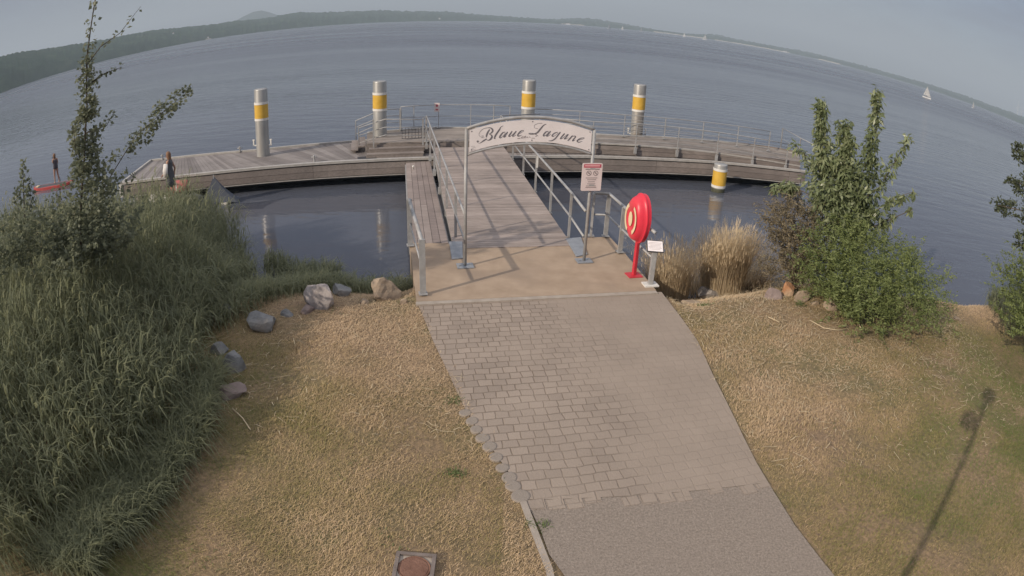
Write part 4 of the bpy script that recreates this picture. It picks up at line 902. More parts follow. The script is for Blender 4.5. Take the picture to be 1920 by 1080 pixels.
def figure(root, H, face, hands, feet, lean=V3((0,0,0)), mat=SKIN):
    """standing figure of height H, local to root; face = yaw it looks to"""
    fw = V3((math.sin(face), math.cos(face), 0)); sd_ = V3((fw.y, -fw.x, 0)); s = H/1.7; J = {}; E = []
    pel = V3((0,0,.93*s)); chest = V3((0,0,1.28*s))+lean*.6; neck = V3((0,0,1.45*s))+lean; head = neck+V3((0,0,.13*s))+fw*.015
    J['pelvis'] = (pel, (.15*s,.11*s)); J['waist'] = (V3((0,0,1.07*s))+lean*.3, (.125*s,.095*s)); J['chest'] = (chest, (.155*s,.105*s)); J['neckb'] = (V3((0,0,1.40*s))+lean*.9, (.085*s,.065*s)); J['neck'] = (neck, .048*s)
    J['jaw'] = (neck+V3((0,0,.055*s))+fw*.02, (.062*s,.066*s)); J['head'] = (head, (.078*s,.092*s)); J['crown'] = (head+V3((0,0,.075*s))-fw*.01, (.06*s,.072*s))
    E += [('pelvis','waist'),('waist','chest'),('chest','neckb'),('neckb','neck'),('neck','jaw'),('jaw','head'),('head','crown')]
    for sg, pre in ((1,'r'),(-1,'l')):
        ft = feet[pre]; hip = pel+sd_*sg*.09*s+V3((0,0,-.06*s)); kn = hip.lerp(ft+V3((0,0,.08*s)), .5)+fw*.03*s; an_ = ft+V3((0,0,.08*s))
        J[pre+'hip'] = (hip,.095*s); J[pre+'thigh'] = (hip.lerp(kn,.4),.082*s); J[pre+'knee'] = (kn,.057*s); J[pre+'calf'] = (kn.lerp(an_,.35),.055*s); J[pre+'ankle'] = (an_,.035*s); J[pre+'heel'] = (ft+V3((0,0,.035))-fw*.03,.034*s); J[pre+'toe'] = (ft+V3((0,0,.025))+fw*.16*s,(.038*s,.02*s))
        E += [('pelvis',pre+'hip'),(pre+'hip',pre+'thigh'),(pre+'thigh',pre+'knee'),(pre+'knee',pre+'calf'),(pre+'calf',pre+'ankle'),(pre+'ankle',pre+'heel'),(pre+'heel',pre+'toe')]
        sh = chest+sd_*sg*.175*s+V3((0,0,.10*s)); hd = hands[pre]; mid = sh.lerp(hd,.5); ln = (hd-sh).length; bend = math.sqrt(max((.29*s)**2-(ln/2)**2, 0)) if ln < .58*s else 0
        el_ = mid+(V3((0,0,-1))*.6-fw*.7+sd_*sg*.4).normalized()*bend
        J[pre+'sh'] = (sh,.055*s); J[pre+'elbow'] = (el_,.040*s); J[pre+'fore'] = (el_.lerp(hd,.3),.038*s); J[pre+'wrist'] = (hd,.025*s)
        E += [('neckb',pre+'sh'),(pre+'sh',pre+'elbow'),(pre+'elbow',pre+'fore'),(pre+'fore',pre+'wrist')]
        dv = (hd-el_); hand(J, E, pre, hd, dv, fw if abs(dv.normalized().z) > .6 else V3((0,0,1)))
    body = skin_body('body', J, E, mat, root)
    # face
    mb = MB(); fc = head+fw*.088*s
    for sg in (-1,1): mb = MB(); mb.box(tuple(head+fw*.086*s+sd_*sg*.03*s+V3((0,0,.0))), (.022*s,.012,.012*s), -face); mb.build('eye', BLACK, None).parent = body
    mb = MB(); mb.tube([head+fw*.085*s+V3((0,0,.01)), head+fw*.112*s-V3((0,0,.03*s)), head+fw*.09*s-V3((0,0,.04*s))], [.008,.015,.008], 6); mb.build('nose', mat, None, smooth=True).parent = body
    mb = MB(); mb.box(tuple(head+fw*.088*s-V3((0,0,.065*s))), (.045*s,.012,.012), -face); mb.build('mouth', SIGNR, None).parent = body
    for sg in (-1,1): mb = MB(); mb.lathe(tuple(head+sd_*sg*.085*s-V3((0,0,.03))), [(.006,0),(.014,.015),(.014,.035),(.006,.05)], 8); mb.build('ear', mat, None, smooth=True).parent = body
    return body, J, fw, sd_, head, s
def shellmesh(name, rings, mat, parent, n_=20, bend=None):
    """stack of (centre, rx, ry, yaw) rings"""
    mb = MB(); i0 = 0
    for c_, rx, ry, yaw in rings:
        for k in range(n_):
            t = 2*math.pi*k/n_; x, y = rx*math.cos(t), ry*math.sin(t); wob = 1+.05*math.sin(5*t+c_.z*9); mb.v.append((c_.x+(x*math.cos(yaw)-y*math.sin(yaw))*wob, c_.y+(x*math.sin(yaw)+y*math.cos(yaw))*wob, c_.z))
    for r_ in range(len(rings)-1):
        for k in range(n_): a = r_*n_+k; b_ = r_*n_+(k+1)%n_; mb.f.append((a,b_,b_+n_,a+n_))
    mb.f.append(tuple(reversed(range(n_)))); mb.f.append(tuple((len(rings)-1)*n_+k for k in range(n_)))
    o = mb.build(name, mat, None, smooth=True); o.parent = parent; return o
# paddler on the board
bA, bB = at(66,357,WATER_Z), at(127,346,WATER_Z); bd = (bB-bA); blen = 3.1; bc = at(100,351,WATER_Z); byaw = math.atan2(bd.y, bd.x)
pb = empty('paddleboard', (bc.x,bc.y,WATER_Z), byaw); tag(pb, 'red inflatable paddleboard afloat on the lake beyond the left reeds', 'paddleboard')
def board_mesh(z0, z1, inset=0):
    mb = MB(); pts = []
    for k in range(36):
        t = 2*math.pi*k/36; x = (blen/2-inset)*math.cos(t); y = (.40-inset)*math.copysign(abs(math.sin(t))**.8, math.sin(t))*(1-.12*math.cos(t)); pts.append((x, y, .08*(abs(x)/blen*2)**4))
    lo = [(x,y,z0+z) for x,y,z in pts]; hi = [(x,y,z1+z) for x,y,z in pts]; mb.poly(hi); mb.poly(lo[::-1])
    for k in range(36): j = (k+1)%36; mb.quad(lo[k],lo[j],hi[j],hi[k])
    return mb
RB = mottled('board_red', (.36,.05,.05), (.46,.08,.07), 3, .5, .02, 30)
o = board_mesh(.0,.14).build('hull', RB); o.parent = pb
o = board_mesh(.141,.146,.07).build('deck_pad', GREYC); o.parent = pb
mb = MB(); mb.box((-.75,.0,.152), (.5,.28,.008)); o = mb.build('emblem', WHC); o.parent = pb
mb = MB(); mb.box((-1.25,0,.20), (.22,.3,.05)); o = mb.build('nose_grip', CREAM); o.parent = pb
pp_ = at(108,347,WATER_Z); pr = empty('person', (pp_.x,pp_.y,WATER_Z+.146)); tag(pr, 'person in dark swimwear standing on the red paddleboard holding a paddle', 'person')
face = R(-70); fw = V3((math.sin(face), math.cos(face),0)); sdd = V3((fw.y,-fw.x,0))
body, J, fw, sdd, head, s = figure(pr, 1.62, face, {'r': V3((0,0,1.0))+fw*.30+sdd*.12, 'l': V3((0,0,1.28))+fw*.28-sdd*.02}, {'r': sdd*.14-fw*.04, 'l': -sdd*.14+fw*.04}, lean=fw*.05)
shellmesh('swimsuit', [(V3((0,0,.80)),.165,.125,-face),(V3((0,0,.90)),.172,.13,-face),(V3((0,0,1.04))+fw*.01,.145,.11,-face),(V3((0,0,1.22))+fw*.03,.17,.125,-face),(V3((0,0,1.31))+fw*.04,.15,.11,-face)], SWIM, body)
shellmesh('hair', [(head-V3((0,0,.16))-fw*.05,.07,.05,-face),(head-V3((0,0,.05))-fw*.03,.09,.075,-face),(head+V3((0,0,.05))-fw*.02,.095,.095,-face),(head+V3((0,0,.11))-fw*.015,.075,.08,-face),(head+V3((0,0,.145))-fw*.01,.03,.03,-face)], HAIRR, body)
pdl = empty('paddle', (pp_.x,pp_.y,WATER_Z+.2)); tag(pdl, 'dark paddle held by the person on the paddleboard', 'paddle')
pa, pb2 = V3((0,0,1.42))+fw*.30-sdd*.02, V3((0,0,-.25))+fw*.42+sdd*.50
mb = MB(); mb.tube([pa, pb2], .014, 8); o = mb.build('shaft', BLACK); o.parent = pdl
mb = MB(); mb.beam(pb2, pb2+(pb2-pa).normalized()*.28, .20, .015, up=fw); o = mb.build('blade', BLACK); o.parent = pdl
# person before the pontoon
fp = atd(319,330,26.0*.885); fz0 = atd(319,285,math.hypot(fp.x,fp.y)).z-1.68
pr2 = empty('person', (fp.x,fp.y,fz0)); tag(pr2, 'person with long brown hair and dark grey clothes standing before the pontoon', 'person')
face = R(-100)
body, J, fw, sdd, head, s = figure(pr2, 1.68, face, {'r': V3((0,0,.86))+sdd*.26+fw*.04, 'l': V3((0,0,.90))-sdd*.22+fw*.14}, {'r': sdd*.11, 'l': -sdd*.11+fw*.06})
shellmesh('dress', [(V3((0,0,.42)),.24,.19,-face),(V3((0,0,.62)),.235,.18,-face),(V3((0,0,.90)),.20,.15,-face),(V3((0,0,1.08)),.165,.125,-face),(V3((0,0,1.28)),.19,.14,-face),(V3((0,0,1.42)),.15,.10,-face)], GREYC, body)
shellmesh('towel', [(V3((0,0,.80))-sdd*.22+fw*.10,.05,.09,-face),(V3((0,0,1.05))-sdd*.24+fw*.09,.055,.11,-face),(V3((0,0,1.30))-sdd*.20+fw*.06,.05,.09,-face)], WHC, body, 12)
shellmesh('hair', [(head-V3((0,0,.38))-fw*.08,.09,.045,-face),(head-V3((0,0,.2))-fw*.065,.105,.06,-face),(head-V3((0,0,.05))-fw*.03,.10,.085,-face),(head+V3((0,0,.05))-fw*.02,.10,.10,-face),(head+V3((0,0,.12))-fw*.015,.078,.085,-face),(head+V3((0,0,.155))-fw*.01,.03,.03,-face)], HAIRR, body)
# red beach bag, dark shelter
c = at(338,358,-.85); rbg = empty('beach_bag', tuple(c)); tag(rbg, 'faded red beach bag with a white stripe beside the standing person', 'bag')
o = shellmesh('bag_body', [(V3((0,0,0)),.36,.2,.1),(V3((0,0,.06)),.42,.24,.1),(V3((0,0,.26)),.44,.22,.1),(V3((0,0,.40)),.40,.12,.1),(V3((0,0,.43)),.36,.04,.1)], REDC, rbg)
mb = MB(); mb.box((-.05,-.225,.2), (.07,.03,.34), .1); o = mb.build('stripe', WHC); o.parent = rbg
mb = MB(); mb.tube([V3((-.2,0,.41)),V3((-.14,.04,.52)),V3((.12,.05,.50)),V3((.2,0,.41))], .014, 8); o = mb.build('handle', GREYC); o.parent = rbg
DT = mottled('dark_blue_canvas', (.045,.055,.075), (.07,.08,.105), 3, .85, .1, 30)
tcn = at(402,352,-1.0)*1.0; tcn = atd(402,350,22.6*.98); tp0 = atd(398,330,math.hypot(tcn.x,tcn.y)); bt = empty('beach_shelter', (tcn.x,tcn.y,-1.0)); tag(bt, 'dark blue pointed beach shelter showing over the reeds before the pontoon', 'shelter')
apex = V3((0,0,tp0.z+1.0)); foot = [V3((-.55,-.25,0)),V3((1.0,-.15,.05)),V3((.9,.3,.05)),V3((-.5,.3,0))]
mb = MB()
for k in range(4):
    a, b_ = foot[k], foot[(k+1)%4]; mid = (a+b_)/2*.96; N_ = 6
    for i in range(N_):
        t0_, t1_ = i/N_, (i+1)/N_; sg_ = lambda t, e: e.lerp(apex, t)+V3((0,0,-.10*math.sin(math.pi*t)))
        mb.quad(sg_(t0_,a), sg_(t0_,mid), sg_(t1_,mid), sg_(t1_,a)); mb.quad(sg_(t0_,mid), sg_(t0_,b_), sg_(t1_,b_), sg_(t1_,mid))
o = mb.build('canvas', DT); o.parent = bt; o.modifiers.new('t','SOLIDIFY').thickness = .01
mb = MB(); mb.tube([V3((0,0,-.3)), apex+V3((0,0,.03))], .02, 8); o = mb.build('pole', GAL); o.parent = bt

# ------------------------------------------------------------------ boats, turbines, far houses
def sailboat(px, py, dist, hgt, label, yaw, big=False):
    d = ray(px, py); t = dist/math.hypot(d.x, d.y); c = V3((d.x*t, d.y*t, WATER_Z)); s = hgt/10
    root = empty('sailboat', tuple(c), yaw); tag(root, label, 'sailboat', 'sailboats on the lake'); 
    mb = MB(); prof = [(-3.6,.55),(-2.8,1.05),(-1,1.3),(1,1.15),(2.8,.6),(4.2,.04)]; lo = []; hi = []
    for x, b_ in prof: lo.append((x*s,b_*.6*s)); hi.append((x*1.03*s,b_*s))
    for k in range(len(prof)-1):
        a0,a1 = lo[k],lo[k+1]; h0,h1 = hi[k],hi[k+1]; zt = 1.05*s
        mb.hexa([(a0[0],-a0[1],-.2),(a1[0],-a1[1],-.2),(a1[0],a1[1],-.2),(a0[0],a0[1],-.2),(h0[0],-h0[1],zt),(h1[0],-h1[1],zt),(h1[0],h1[1],zt),(h0[0],h0[1],zt)])
    o = mb.build('hull', WHS); o.parent = root
    if big:
        mb = MB(); mb.box((-.2*s,0,1.25*s),(2.6*s,1.2*s,.45*s)); o = mb.build('cabin', DARKM, bevel=.1); o.parent = root
    mb = MB(); mb.tube([(.5*s,0,1*s),(.5*s,0,10*s)], .07*s, 8); mb.tube([(.5*s,0,2.0*s),(-3.2*s,0,2.0*s)], .06*s, 8); o = mb.build('mast', WHS); o.parent = root
    def sail(pts, nm):
        mb = MB(); a, b_, c_ = [V3(q_) for q_ in pts]; N_ = 6
        for i in range(N_):
            for j in range(2):
                f = lambda u, v: a.lerp(c_, u).lerp(b_.lerp(c_, u), v)+V3((0, .35*s*math.sin(math.pi*v)*(1-u), 0))
                mb.quad(f(i/N_,j/2), f(i/N_,(j+1)/2), f((i+1)/N_,(j+1)/2), f((i+1)/N_,j/2))
        o = mb.build(nm, SAILM, smooth=True); o.parent = root; o.modifiers.new('t','SOLIDIFY').thickness = .02
    sail([(.4*s,0,2.2*s),(-3.1*s,0,2.2*s),(.4*s,0,9.8*s)], 'mainsail'); sail([(4.0*s,0,1.3*s),(.7*s,0,1.6*s),(.7*s,0,8.4*s)], 'jib')
WHS = mottled('boat_white', (.72,.72,.72), (.80,.80,.80), 2, .4, 0); SAILM = mottled('sailcloth', (.50,.50,.50), (.60,.60,.59), 1, .7, 0)
dS = 366; hS = (atd(1735,161,dS).z-WATER_Z)
dS = 5+0; d = ray(1737,184); dS = math.hypot(d.x,d.y)*(WATER_Z-CAM_H)/d.z; dS = min(dS, 420)
hS = atd(1735,160,dS).z-WATER_Z
sailboat(1737,184,dS,hS,'largest white sailboat, between the tall shoot and the right shore',R(-48),True)
for px,py,dist,hh,lab in ((1825,196.5,800,9,'small white sail close under the right-hand far shore'),(1142,53,1500,14,'leftmost bright sail dot below the low hill'),(1167,55.5,1600,11,'second sail dot right of the brightest one below the low hill'),(1202,60,1500,12,'middle sail dot on the far water'),(1283,69,1500,11,'sail dot above the dark wooded point, second from the right'),(1322,75,1500,14,'pale sail dot above the right wing of the pier')):
    d = ray(px,py); sailboat(px,py,dist,hh,lab,random.uniform(0,3))
def turbine(px, py0, py1, dist, label):
    a = atd(px,py0,dist); b_ = atd(px,py1,dist); base = V3((a.x,a.y,-5)); root = empty('wind_turbine', tuple(base)); tag(root, label, 'wind turbine', 'wind turbines behind the right shore')
    H_ = b_.z+5; mb = MB(); mb.tube([V3((0,0,0)),V3((0,0,H_))], [dist*.0010,dist*.0006], 8); o = mb.build('tower', WHS); o.parent = root
    for k in range(3): t = R(90+120*k+10); mb = MB(); mb.tube([V3((0,-3,H_)), V3((math.cos(t)*H_*.38,-3,H_+math.sin(t)*H_*.38))], [dist*.0005,dist*.0002], 6); o = mb.build('blade', WHS); o.parent = root
turbine(1907,222,198,4800,'taller wind turbine behind the right shore'); turbine(1914.5,224,206,5200,'shorter wind turbine at the right frame edge')
def house(px, py, label, w_=16):
    d = ray(px,py); a_ = math.atan2(d.x,d.y); D = float(shore_d(a_))-16; c = atd(px,py,D); z0 = max(c.z-4, WATER_Z); root = empty('far_house', (c.x,c.y,z0), -a_); tag(root, label, 'house', 'houses on the far shore')
    k = D/3400; W_ = w_*k*.55; mb = MB(); mb.box((0,0,3*k),(W_,8*k,6*k)); o = mb.build('wall', WHS); o.parent = root
    mb = MB(); mb.hexa([(-W_*.55,-4.4*k,6*k),(W_*.55,-4.4*k,6*k),(W_*.55,4.4*k,6*k),(-W_*.55,4.4*k,6*k),(-W_*.55,-.2,8.5*k),(W_*.55,-.2,8.5*k),(W_*.55,.2,8.5*k),(-W_*.55,.2,8.5*k)]); o = mb.build('roof', RUST); o.parent = root
house(390,68,'pale house at the foot of the left wooded hill'); house(824,34,'pale pinkish house on the central far shore'); house(1470,97,'white house right end of the pale beach strip'); house(1474,99,'second pale house beside the white house on the beach strip'); house(1065,44.5,'wide pale building on the low hill shore',40); house(325,60,'tiny pale house on the left wooded slope')

# ------------------------------------------------------------------ vegetation builders
def ribbons(base, dirs, length, width, bend, nseg=4, rng=RNG, roll=None, taper=1.0):
    """many curved grass blades. base (n,3); dirs (n,2) lean direction; length, width, bend (n,) -> verts, quads"""
    n_ = len(base); side = np.stack([-dirs[:,1], dirs[:,0]], 1)
    if roll is not None:
        cr_, sr_ = np.cos(roll), np.sin(roll); side = np.stack([side[:,0]*cr_-side[:,1]*sr_, side[:,0]*sr_+side[:,1]*cr_], 1)
    V_ = np.zeros((n_, nseg+1, 2, 3))
    for k in range(nseg+1):
        t = k/nseg; ang = bend*t*t*1.2 + bend*.15
        # integrate roughly: horizontal and vertical parts of a bending stalk
        hor = length*t*np.sin(ang*.72); ver = length*t*np.cos(ang*.72)
        c = base + np.stack([dirs[:,0]*hor, dirs[:,1]*hor, ver], 1)
        w_ = width*(1-t**2*taper)*.5+.0006
        V_[:,k,0,:2] = c[:,:2]-side*w_[:,None]; V_[:,k,1,:2] = c[:,:2]+side*w_[:,None]; V_[:,k,:,2] = c[:,2][:,None]
    idx = np.arange(n_*(nseg+1)*2).reshape(n_, nseg+1, 2)
    q_ = np.stack([idx[:,:-1,0], idx[:,:-1,1], idx[:,1:,1], idx[:,1:,0]], -1).reshape(-1,4)
    return V_.reshape(-1,3), q_, np.repeat(np.arange(n_), nseg)
def merge(parts):
    Vs, Qs, Rs = [], [], []; o_ = 0
    for V_, Q_, R_ in parts: Vs.append(V_); Qs.append(Q_+o_); Rs.append(R_); o_ += len(V_)
    return np.concatenate(Vs), np.concatenate(Qs), np.concatenate(Rs)
def leaves(centers, size, rng=RNG, droop=0.0, asp=.45, up=.3):
    """one bent quad pair per leaf"""
    n_ = len(centers); d = rng.normal(0,1,(n_,3)); d[:,2] = d[:,2]*.6-droop; d /= np.linalg.norm(d,axis=1)[:,None]
    nrm = rng.normal(0,1,(n_,3)); nrm[:,2] = np.abs(nrm[:,2])+up; sdv = np.cross(d, nrm); sdv /= np.linalg.norm(sdv,axis=1)[:,None]; nn = np.cross(sdv, d)
    L_ = (size*rng.uniform(.65,1.25,n_))[:,None]; W_ = L_*asp
    p0 = centers; p1 = centers+d*L_*.45+sdv*W_*.5-nn*L_*.03; p2 = centers+d*L_+nn*(-L_*.12); p3 = centers+d*L_*.45-sdv*W_*.5-nn*L_*.03
    V_ = np.stack([p0,p1,p2,p3],1).reshape(-1,3); q_ = np.arange(4*n_).reshape(n_,4); return V_, q_, rng.uniform(0,1,n_)

# ---- short dry grass over the lawns
path_left = lambda y: np.interp(y, [-3, 3.2, 5.2, 7.53, 9.1, 10.16, 13.2], [.9, .82, .12, -.74, -1.34, -1.78, -2.42])
path_right = lambda y: np.interp(y, [-3, 3.69, 4.9, 5.9, 8.36, 10.5, 11.1, 12.9, 14.1], [4.4, 3.7, 3.42, 3.3, 3.2, 3.1, 3.08, 2.56, 2.25])
def scatter(n_, x0, x1, y0, y1):
    x = RNG.uniform(x0,x1,n_); y = RNG.uniform(y0,y1,n_); d = shore_dist(x,y); ok = (d > .15) & ((x < path_left(y)+RNG.exponential(.02,n_)) | (x > path_right(y)-RNG.exponential(.03,n_)))
    ok &= ~((np.abs(x-at(778,1077).x) < .21) & (np.abs(y-at(778,1077).y) < .21))
    return x[ok], y[ok]
def patchnoise(x, y, s=1.0, ph=0):
    return .5+.25*(np.sin(x*1.7*s+1.3*np.sin(y*1.1*s+ph))+np.sin(y*2.3*s+ph+1.7*np.sin(x*.9*s)))
parts = []
for (n_, box) in ((420000,(-6.5,1.2,3.0,13.4)), (480000,(2.2,13.5,2.6,13.6))):
    x, y = scatter(n_, *box); dist = np.hypot(x,y); keep = RNG.uniform(0,1,len(x)) < np.clip(1.5-dist/14, .35, 1)*np.clip(patchnoise(x,y,1.3)*1.1+.6*(patchnoise(x,y,4.1,3)-.4)+.15, .06, 1); x, y = x[keep], y[keep]
    z = ground_z(x,y); a = RNG.uniform(0,2*math.pi,len(x)); a = np.where(RNG.uniform(0,1,len(x)) < .5, a, .5+.5*np.sin(x*.8+y*.6)+RNG.normal(0,.4,len(x)))
    Ln = RNG.gamma(4,.0075,len(x))*(.7+.8*patchnoise(x,y,1.1,5))+.012; bend = RNG.uniform(.7,2.0,len(x)); V_, Q_, id_ = ribbons(np.stack([x,y,z-.005],1), np.stack([np.cos(a),np.sin(a)],1), Ln, RNG.uniform(.0025,.0055,len(x)), bend, 2)
    gr = np.clip(.20+.95*(patchnoise(x,y,.45,2)-.5)+.85*np.clip((x-4.2)/3,0,1)*np.clip((11-y)/3,.2,1)+.50*np.clip((7.0-y)/3,0,1)*(x<0)+.35*np.clip((-x-3)/2,0,1)+.28*(patchnoise(x,y,2.7,7)-.5)+RNG.normal(0,.15,len(x)), 0, 1)
    parts.append((V_, Q_, gr[id_]))
V_, Q_, R_ = merge(parts)
m, n, l, p = mat_new('dry_grass_blades'); a = n.new('ShaderNodeAttribute'); a.attribute_name = 'rnd'
rp = ramp(n, [(0,(.56,.42,.28)),(.25,(.45,.33,.195)),(.5,(.32,.25,.125)),(.8,(.195,.18,.065)),(1,(.12,.155,.045))]); l.new(a.outputs['Fac'], rp.inputs['Fac']); l.new(rp.outputs['Color'], p.inputs['Base Color']); p.inputs['Roughness'].default_value = .8; p.inputs['Specular IOR Level'].default_value = .2
tag(link('grass', big_mesh('grass', V_, Q_, R_), m), 'short dry brown grass covering the lawns on both sides of the path', 'grass', kind='stuff')
# ---- loose straw lying about
x, y = scatter(6500, 2.8, 10.5, 5.5, 12.6); x2, y2 = scatter(500, -5.2, .6, 6, 11.2); keep = RNG.uniform(0,1,len(x)) < np.clip((y-5.5)/5,.15,1); x = np.concatenate([x[keep],x2]); y = np.concatenate([y[keep],y2])
a = RNG.uniform(0,2*math.pi,len(x)); Ls = RNG.gamma(2.2,.05,len(x))+.03; Ws = RNG.uniform(.002,.0055,len(x)); zz = ground_z(x,y); up1 = RNG.uniform(.012,.04,len(x)); up2 = RNG.uniform(.012,.055,len(x)); kink = RNG.normal(0,.25,len(x))
ca, sa = np.cos(a), np.sin(a); cb, sb = np.cos(a+kink), np.sin(a+kink); sdx, sdy = -sa*Ws, ca*Ws
m1x, m1y = x+ca*Ls*.5, y+sa*Ls*.5; e1x, e1y = m1x+cb*Ls*.5, m1y+sb*Ls*.5
V_ = np.stack([np.stack(t_,1) for t_ in ((x-sdx,y-sdy,zz+up1),(x+sdx,y+sdy,zz+up1),(m1x+sdx,m1y+sdy,zz+up2),(m1x-sdx,m1y-sdy,zz+up2),(e1x+sdx*.5,e1y+sdy*.5,zz+up1*.8),(e1x-sdx*.5,e1y-sdy*.5,zz+up1*.8))],1).reshape(-1,3)
b6 = np.arange(len(x))*6; Q_ = np.concatenate([np.stack([b6,b6+1,b6+2,b6+3],1), np.stack([b6+3,b6+2,b6+4,b6+5],1)]); id_ = np.concatenate([np.arange(len(x))]*2)
tag(link('straw_litter', big_mesh('straw_litter', V_, Q_, RNG.uniform(0,1,len(x))[id_]), STRAWW), 'pale loose straw stalks scattered over the dry lawn', 'straw', kind='stuff')
# green weeds in the lawn
x, y = scatter(9000, -5, 9.5, 3.2, 11.8); keep = patchnoise(x,y,1.9,9)+.5*patchnoise(x,y,.5,4) > 1.12; x, y = x[keep], y[keep]
for px_, py_ in ((850,885),(852,752),(1010,985),(1320,562),(1500,575)):
    q_ = at(px_,py_); x = np.concatenate([x, RNG.normal(q_.x,.07,90)]); y = np.concatenate([y, RNG.normal(q_.y,.05,90)])
a = RNG.uniform(0,2*math.pi,len(x)); V_, Q_, id_ = ribbons(np.stack([x,y,ground_z(x,y)],1), np.stack([np.cos(a),np.sin(a)],1), RNG.uniform(.03,.08,len(x)), RNG.uniform(.006,.014,len(x)), RNG.uniform(.5,1.8,len(x)), 2)
WEED = leafmat('weed_leaves', [(0,(.10,.14,.05)),(.5,(.16,.21,.08)),(1,(.26,.29,.13))], .3, .6, 2)
tag(link('lawn_weeds', big_mesh('lawn_weeds', V_, Q_, RNG.uniform(0,1,len(x))[id_]), WEED), 'small green weeds sprouting here and there in the dry lawn', 'weeds', kind='stuff')
# a few single stalks that stand out
def stalk(pts, label, r_=.009):
    P_ = []
    for px, py, h in pts: q_ = at(px,py,-.1); q_ = at(px,py,gz(q_.x,q_.y)+h); P_.append(q_)
    mb = MB(); mb.tube(P_, r_, 6); tag(mb.build('reed_stalk', STRAWW, smooth=True), label, 'stalk', 'loose dry stalks on the lawn')
stalk([(436,766,.03),(455,784,.05),(470,806,.03)], 'dry stalk lying below the reeds on the left lawn'); stalk([(550,634,.03),(553,645,.2),(556,655,.03)], 'short pale stalk sticking up on the left lawn')
stalk([(1518,600,.03),(1545,615,.05),(1570,619,.04),(1586,618,.03)], 'curved bright stalk left of the green bush'); stalk([(1594,590,.1),(1608,600,.12),(1615,618,.03)], 'bent pale stalk at the foot of the green bush')
stalk([(1440,594,.03),(1462,604,.04)], 'straight pale stalk on the upper right lawn')

# ---- reeds on the left bank
pz = lambda px, py, z=-.4: (at(px,py,z).x, at(px,py,z).y)
REED = leafmat('reed_leaves', [(0,(.165,.185,.125)),(.35,(.24,.26,.16)),(.6,(.30,.31,.18)),(.8,(.36,.34,.21)),(1,(.55,.48,.34))], .5, .6, .35)
def edgef(x, y):
    # reeds are shorter and thinner towards the lawn
    ex = [pz(95,1060,-.05), pz(215,940,-.1), pz(320,845,-.1), pz(385,755,-.2), pz(392,660,-.3), (-5.5,10.4), (-6.0,12.2)]
    best = np.full(x.shape, 99.)
    for (ax_, ay_), (bx_, by_) in zip(ex[:-1], ex[1:]):
        dx, dy = bx_-ax_, by_-ay_; t = np.clip(((x-ax_)*dx+(y-ay_)*dy)/(dx*dx+dy*dy),0,1); best = np.minimum(best, np.hypot(x-ax_-t*dx, y-ay_-t*dy))
    return np.clip(.38+best*.30, .38, 1) if USE_EDGE[0] else np.ones(x.shape)
USE_EDGE = [True]
def reed_patch(n_, poly, hmin, hmax, name, label, lean=(.3,.2), width=.018, nleaf=4, dens=None, zoff=0, plume=0.0, kind='stuff', cat='reeds'):
    poly = np.array(poly); x0, y0 = poly.min(0); x1, y1 = poly.max(0); x = RNG.uniform(x0,x1,n_*3); y = RNG.uniform(y0,y1,n_*3); ins = np.zeros(len(x),bool); j = len(poly)-1
    for i in range(len(poly)):
        xi, yi = poly[i]; xj, yj = poly[j]; c_ = ((yi > y) != (yj > y)) & (x < (xj-xi)*(y-yi)/(yj-yi+1e-12)+xi); ins ^= c_; j = i
    x, y = x[ins][:n_], y[ins][:n_]; z = np.maximum(ground_z(x,y), WATER_Z-.5); clump = patchnoise(x,y,1.4,1)
    H_ = (hmin+(hmax-hmin)*np.clip(clump*.8+RNG.normal(.1,.15,len(x)),0,1))*edgef(x,y); a = RNG.normal(.8,.9,len(x)); dirs = np.stack([np.cos(a),np.sin(a)],1); parts = []
    V_, Q_, id_ = ribbons(np.stack([x,y,z],1), dirs, H_, np.full(len(x),.011), RNG.uniform(.08,.35,len(x)), 3); base_r = np.clip(RNG.normal(.45,.14,len(x)),0,1); parts.append((V_, Q_, base_r[id_]))
    for k in range(nleaf):
        t = RNG.uniform(.25,.97,len(x)); bx = x+dirs[:,0]*H_*t*.12*t; by = y+dirs[:,1]*H_*t*.12*t; bz = z+H_*t*.985; al = RNG.uniform(0,2*math.pi,len(x)); al = np.where(RNG.uniform(0,1,len(x)) < .6, a+RNG.normal(0,.7,len(x)), al)
        V_, Q_, id_ = ribbons(np.stack([bx,by,bz],1), np.stack([np.cos(al),np.sin(al)],1), RNG.uniform(.25,.55,len(x)), np.full(len(x),width)*RNG.uniform(.6,1.6,len(x)), RNG.uniform(.6,2.2,len(x)), 3)
        parts.append((V_, Q_, np.clip(base_r+RNG.normal(0,.16,len(x)),0,1)[id_]))
    if nleaf > 3:
        sel = RNG.uniform(0,1,len(x)) < .13; tip = np.stack([x+dirs[:,0]*H_*.10, y+dirs[:,1]*H_*.10, z+H_*.96],1)[sel]
        V_, Q_, id_ = ribbons(tip, dirs[sel], RNG.uniform(.14,.26,sel.sum()), RNG.uniform(.02,.04,sel.sum()), RNG.uniform(.6,1.6,sel.sum()), 3, taper=.8); parts.append((V_, Q_, np.clip(RNG.normal(.95,.1,sel.sum()),0,1)[id_]))
        sel = RNG.uniform(0,1,len(x)) < .2; al = RNG.uniform(0,6.28,sel.sum()); V_, Q_, id_ = ribbons(np.stack([x,y,z],1)[sel], np.stack([np.cos(al),np.sin(al)],1), H_[sel]*RNG.uniform(.7,1.05,sel.sum()), np.full(sel.sum(),.010), RNG.uniform(.5,1.6,sel.sum()), 4); parts.append((V_, Q_, np.full(sel.sum(),.98)[id_]))
    V_, Q_, R_ = merge(parts); o = link(name, big_mesh(name, V_, Q_, R_), REED); tag(o, label, cat, kind=kind); return o, (x,y,z,H_,a)
zt = 1.0
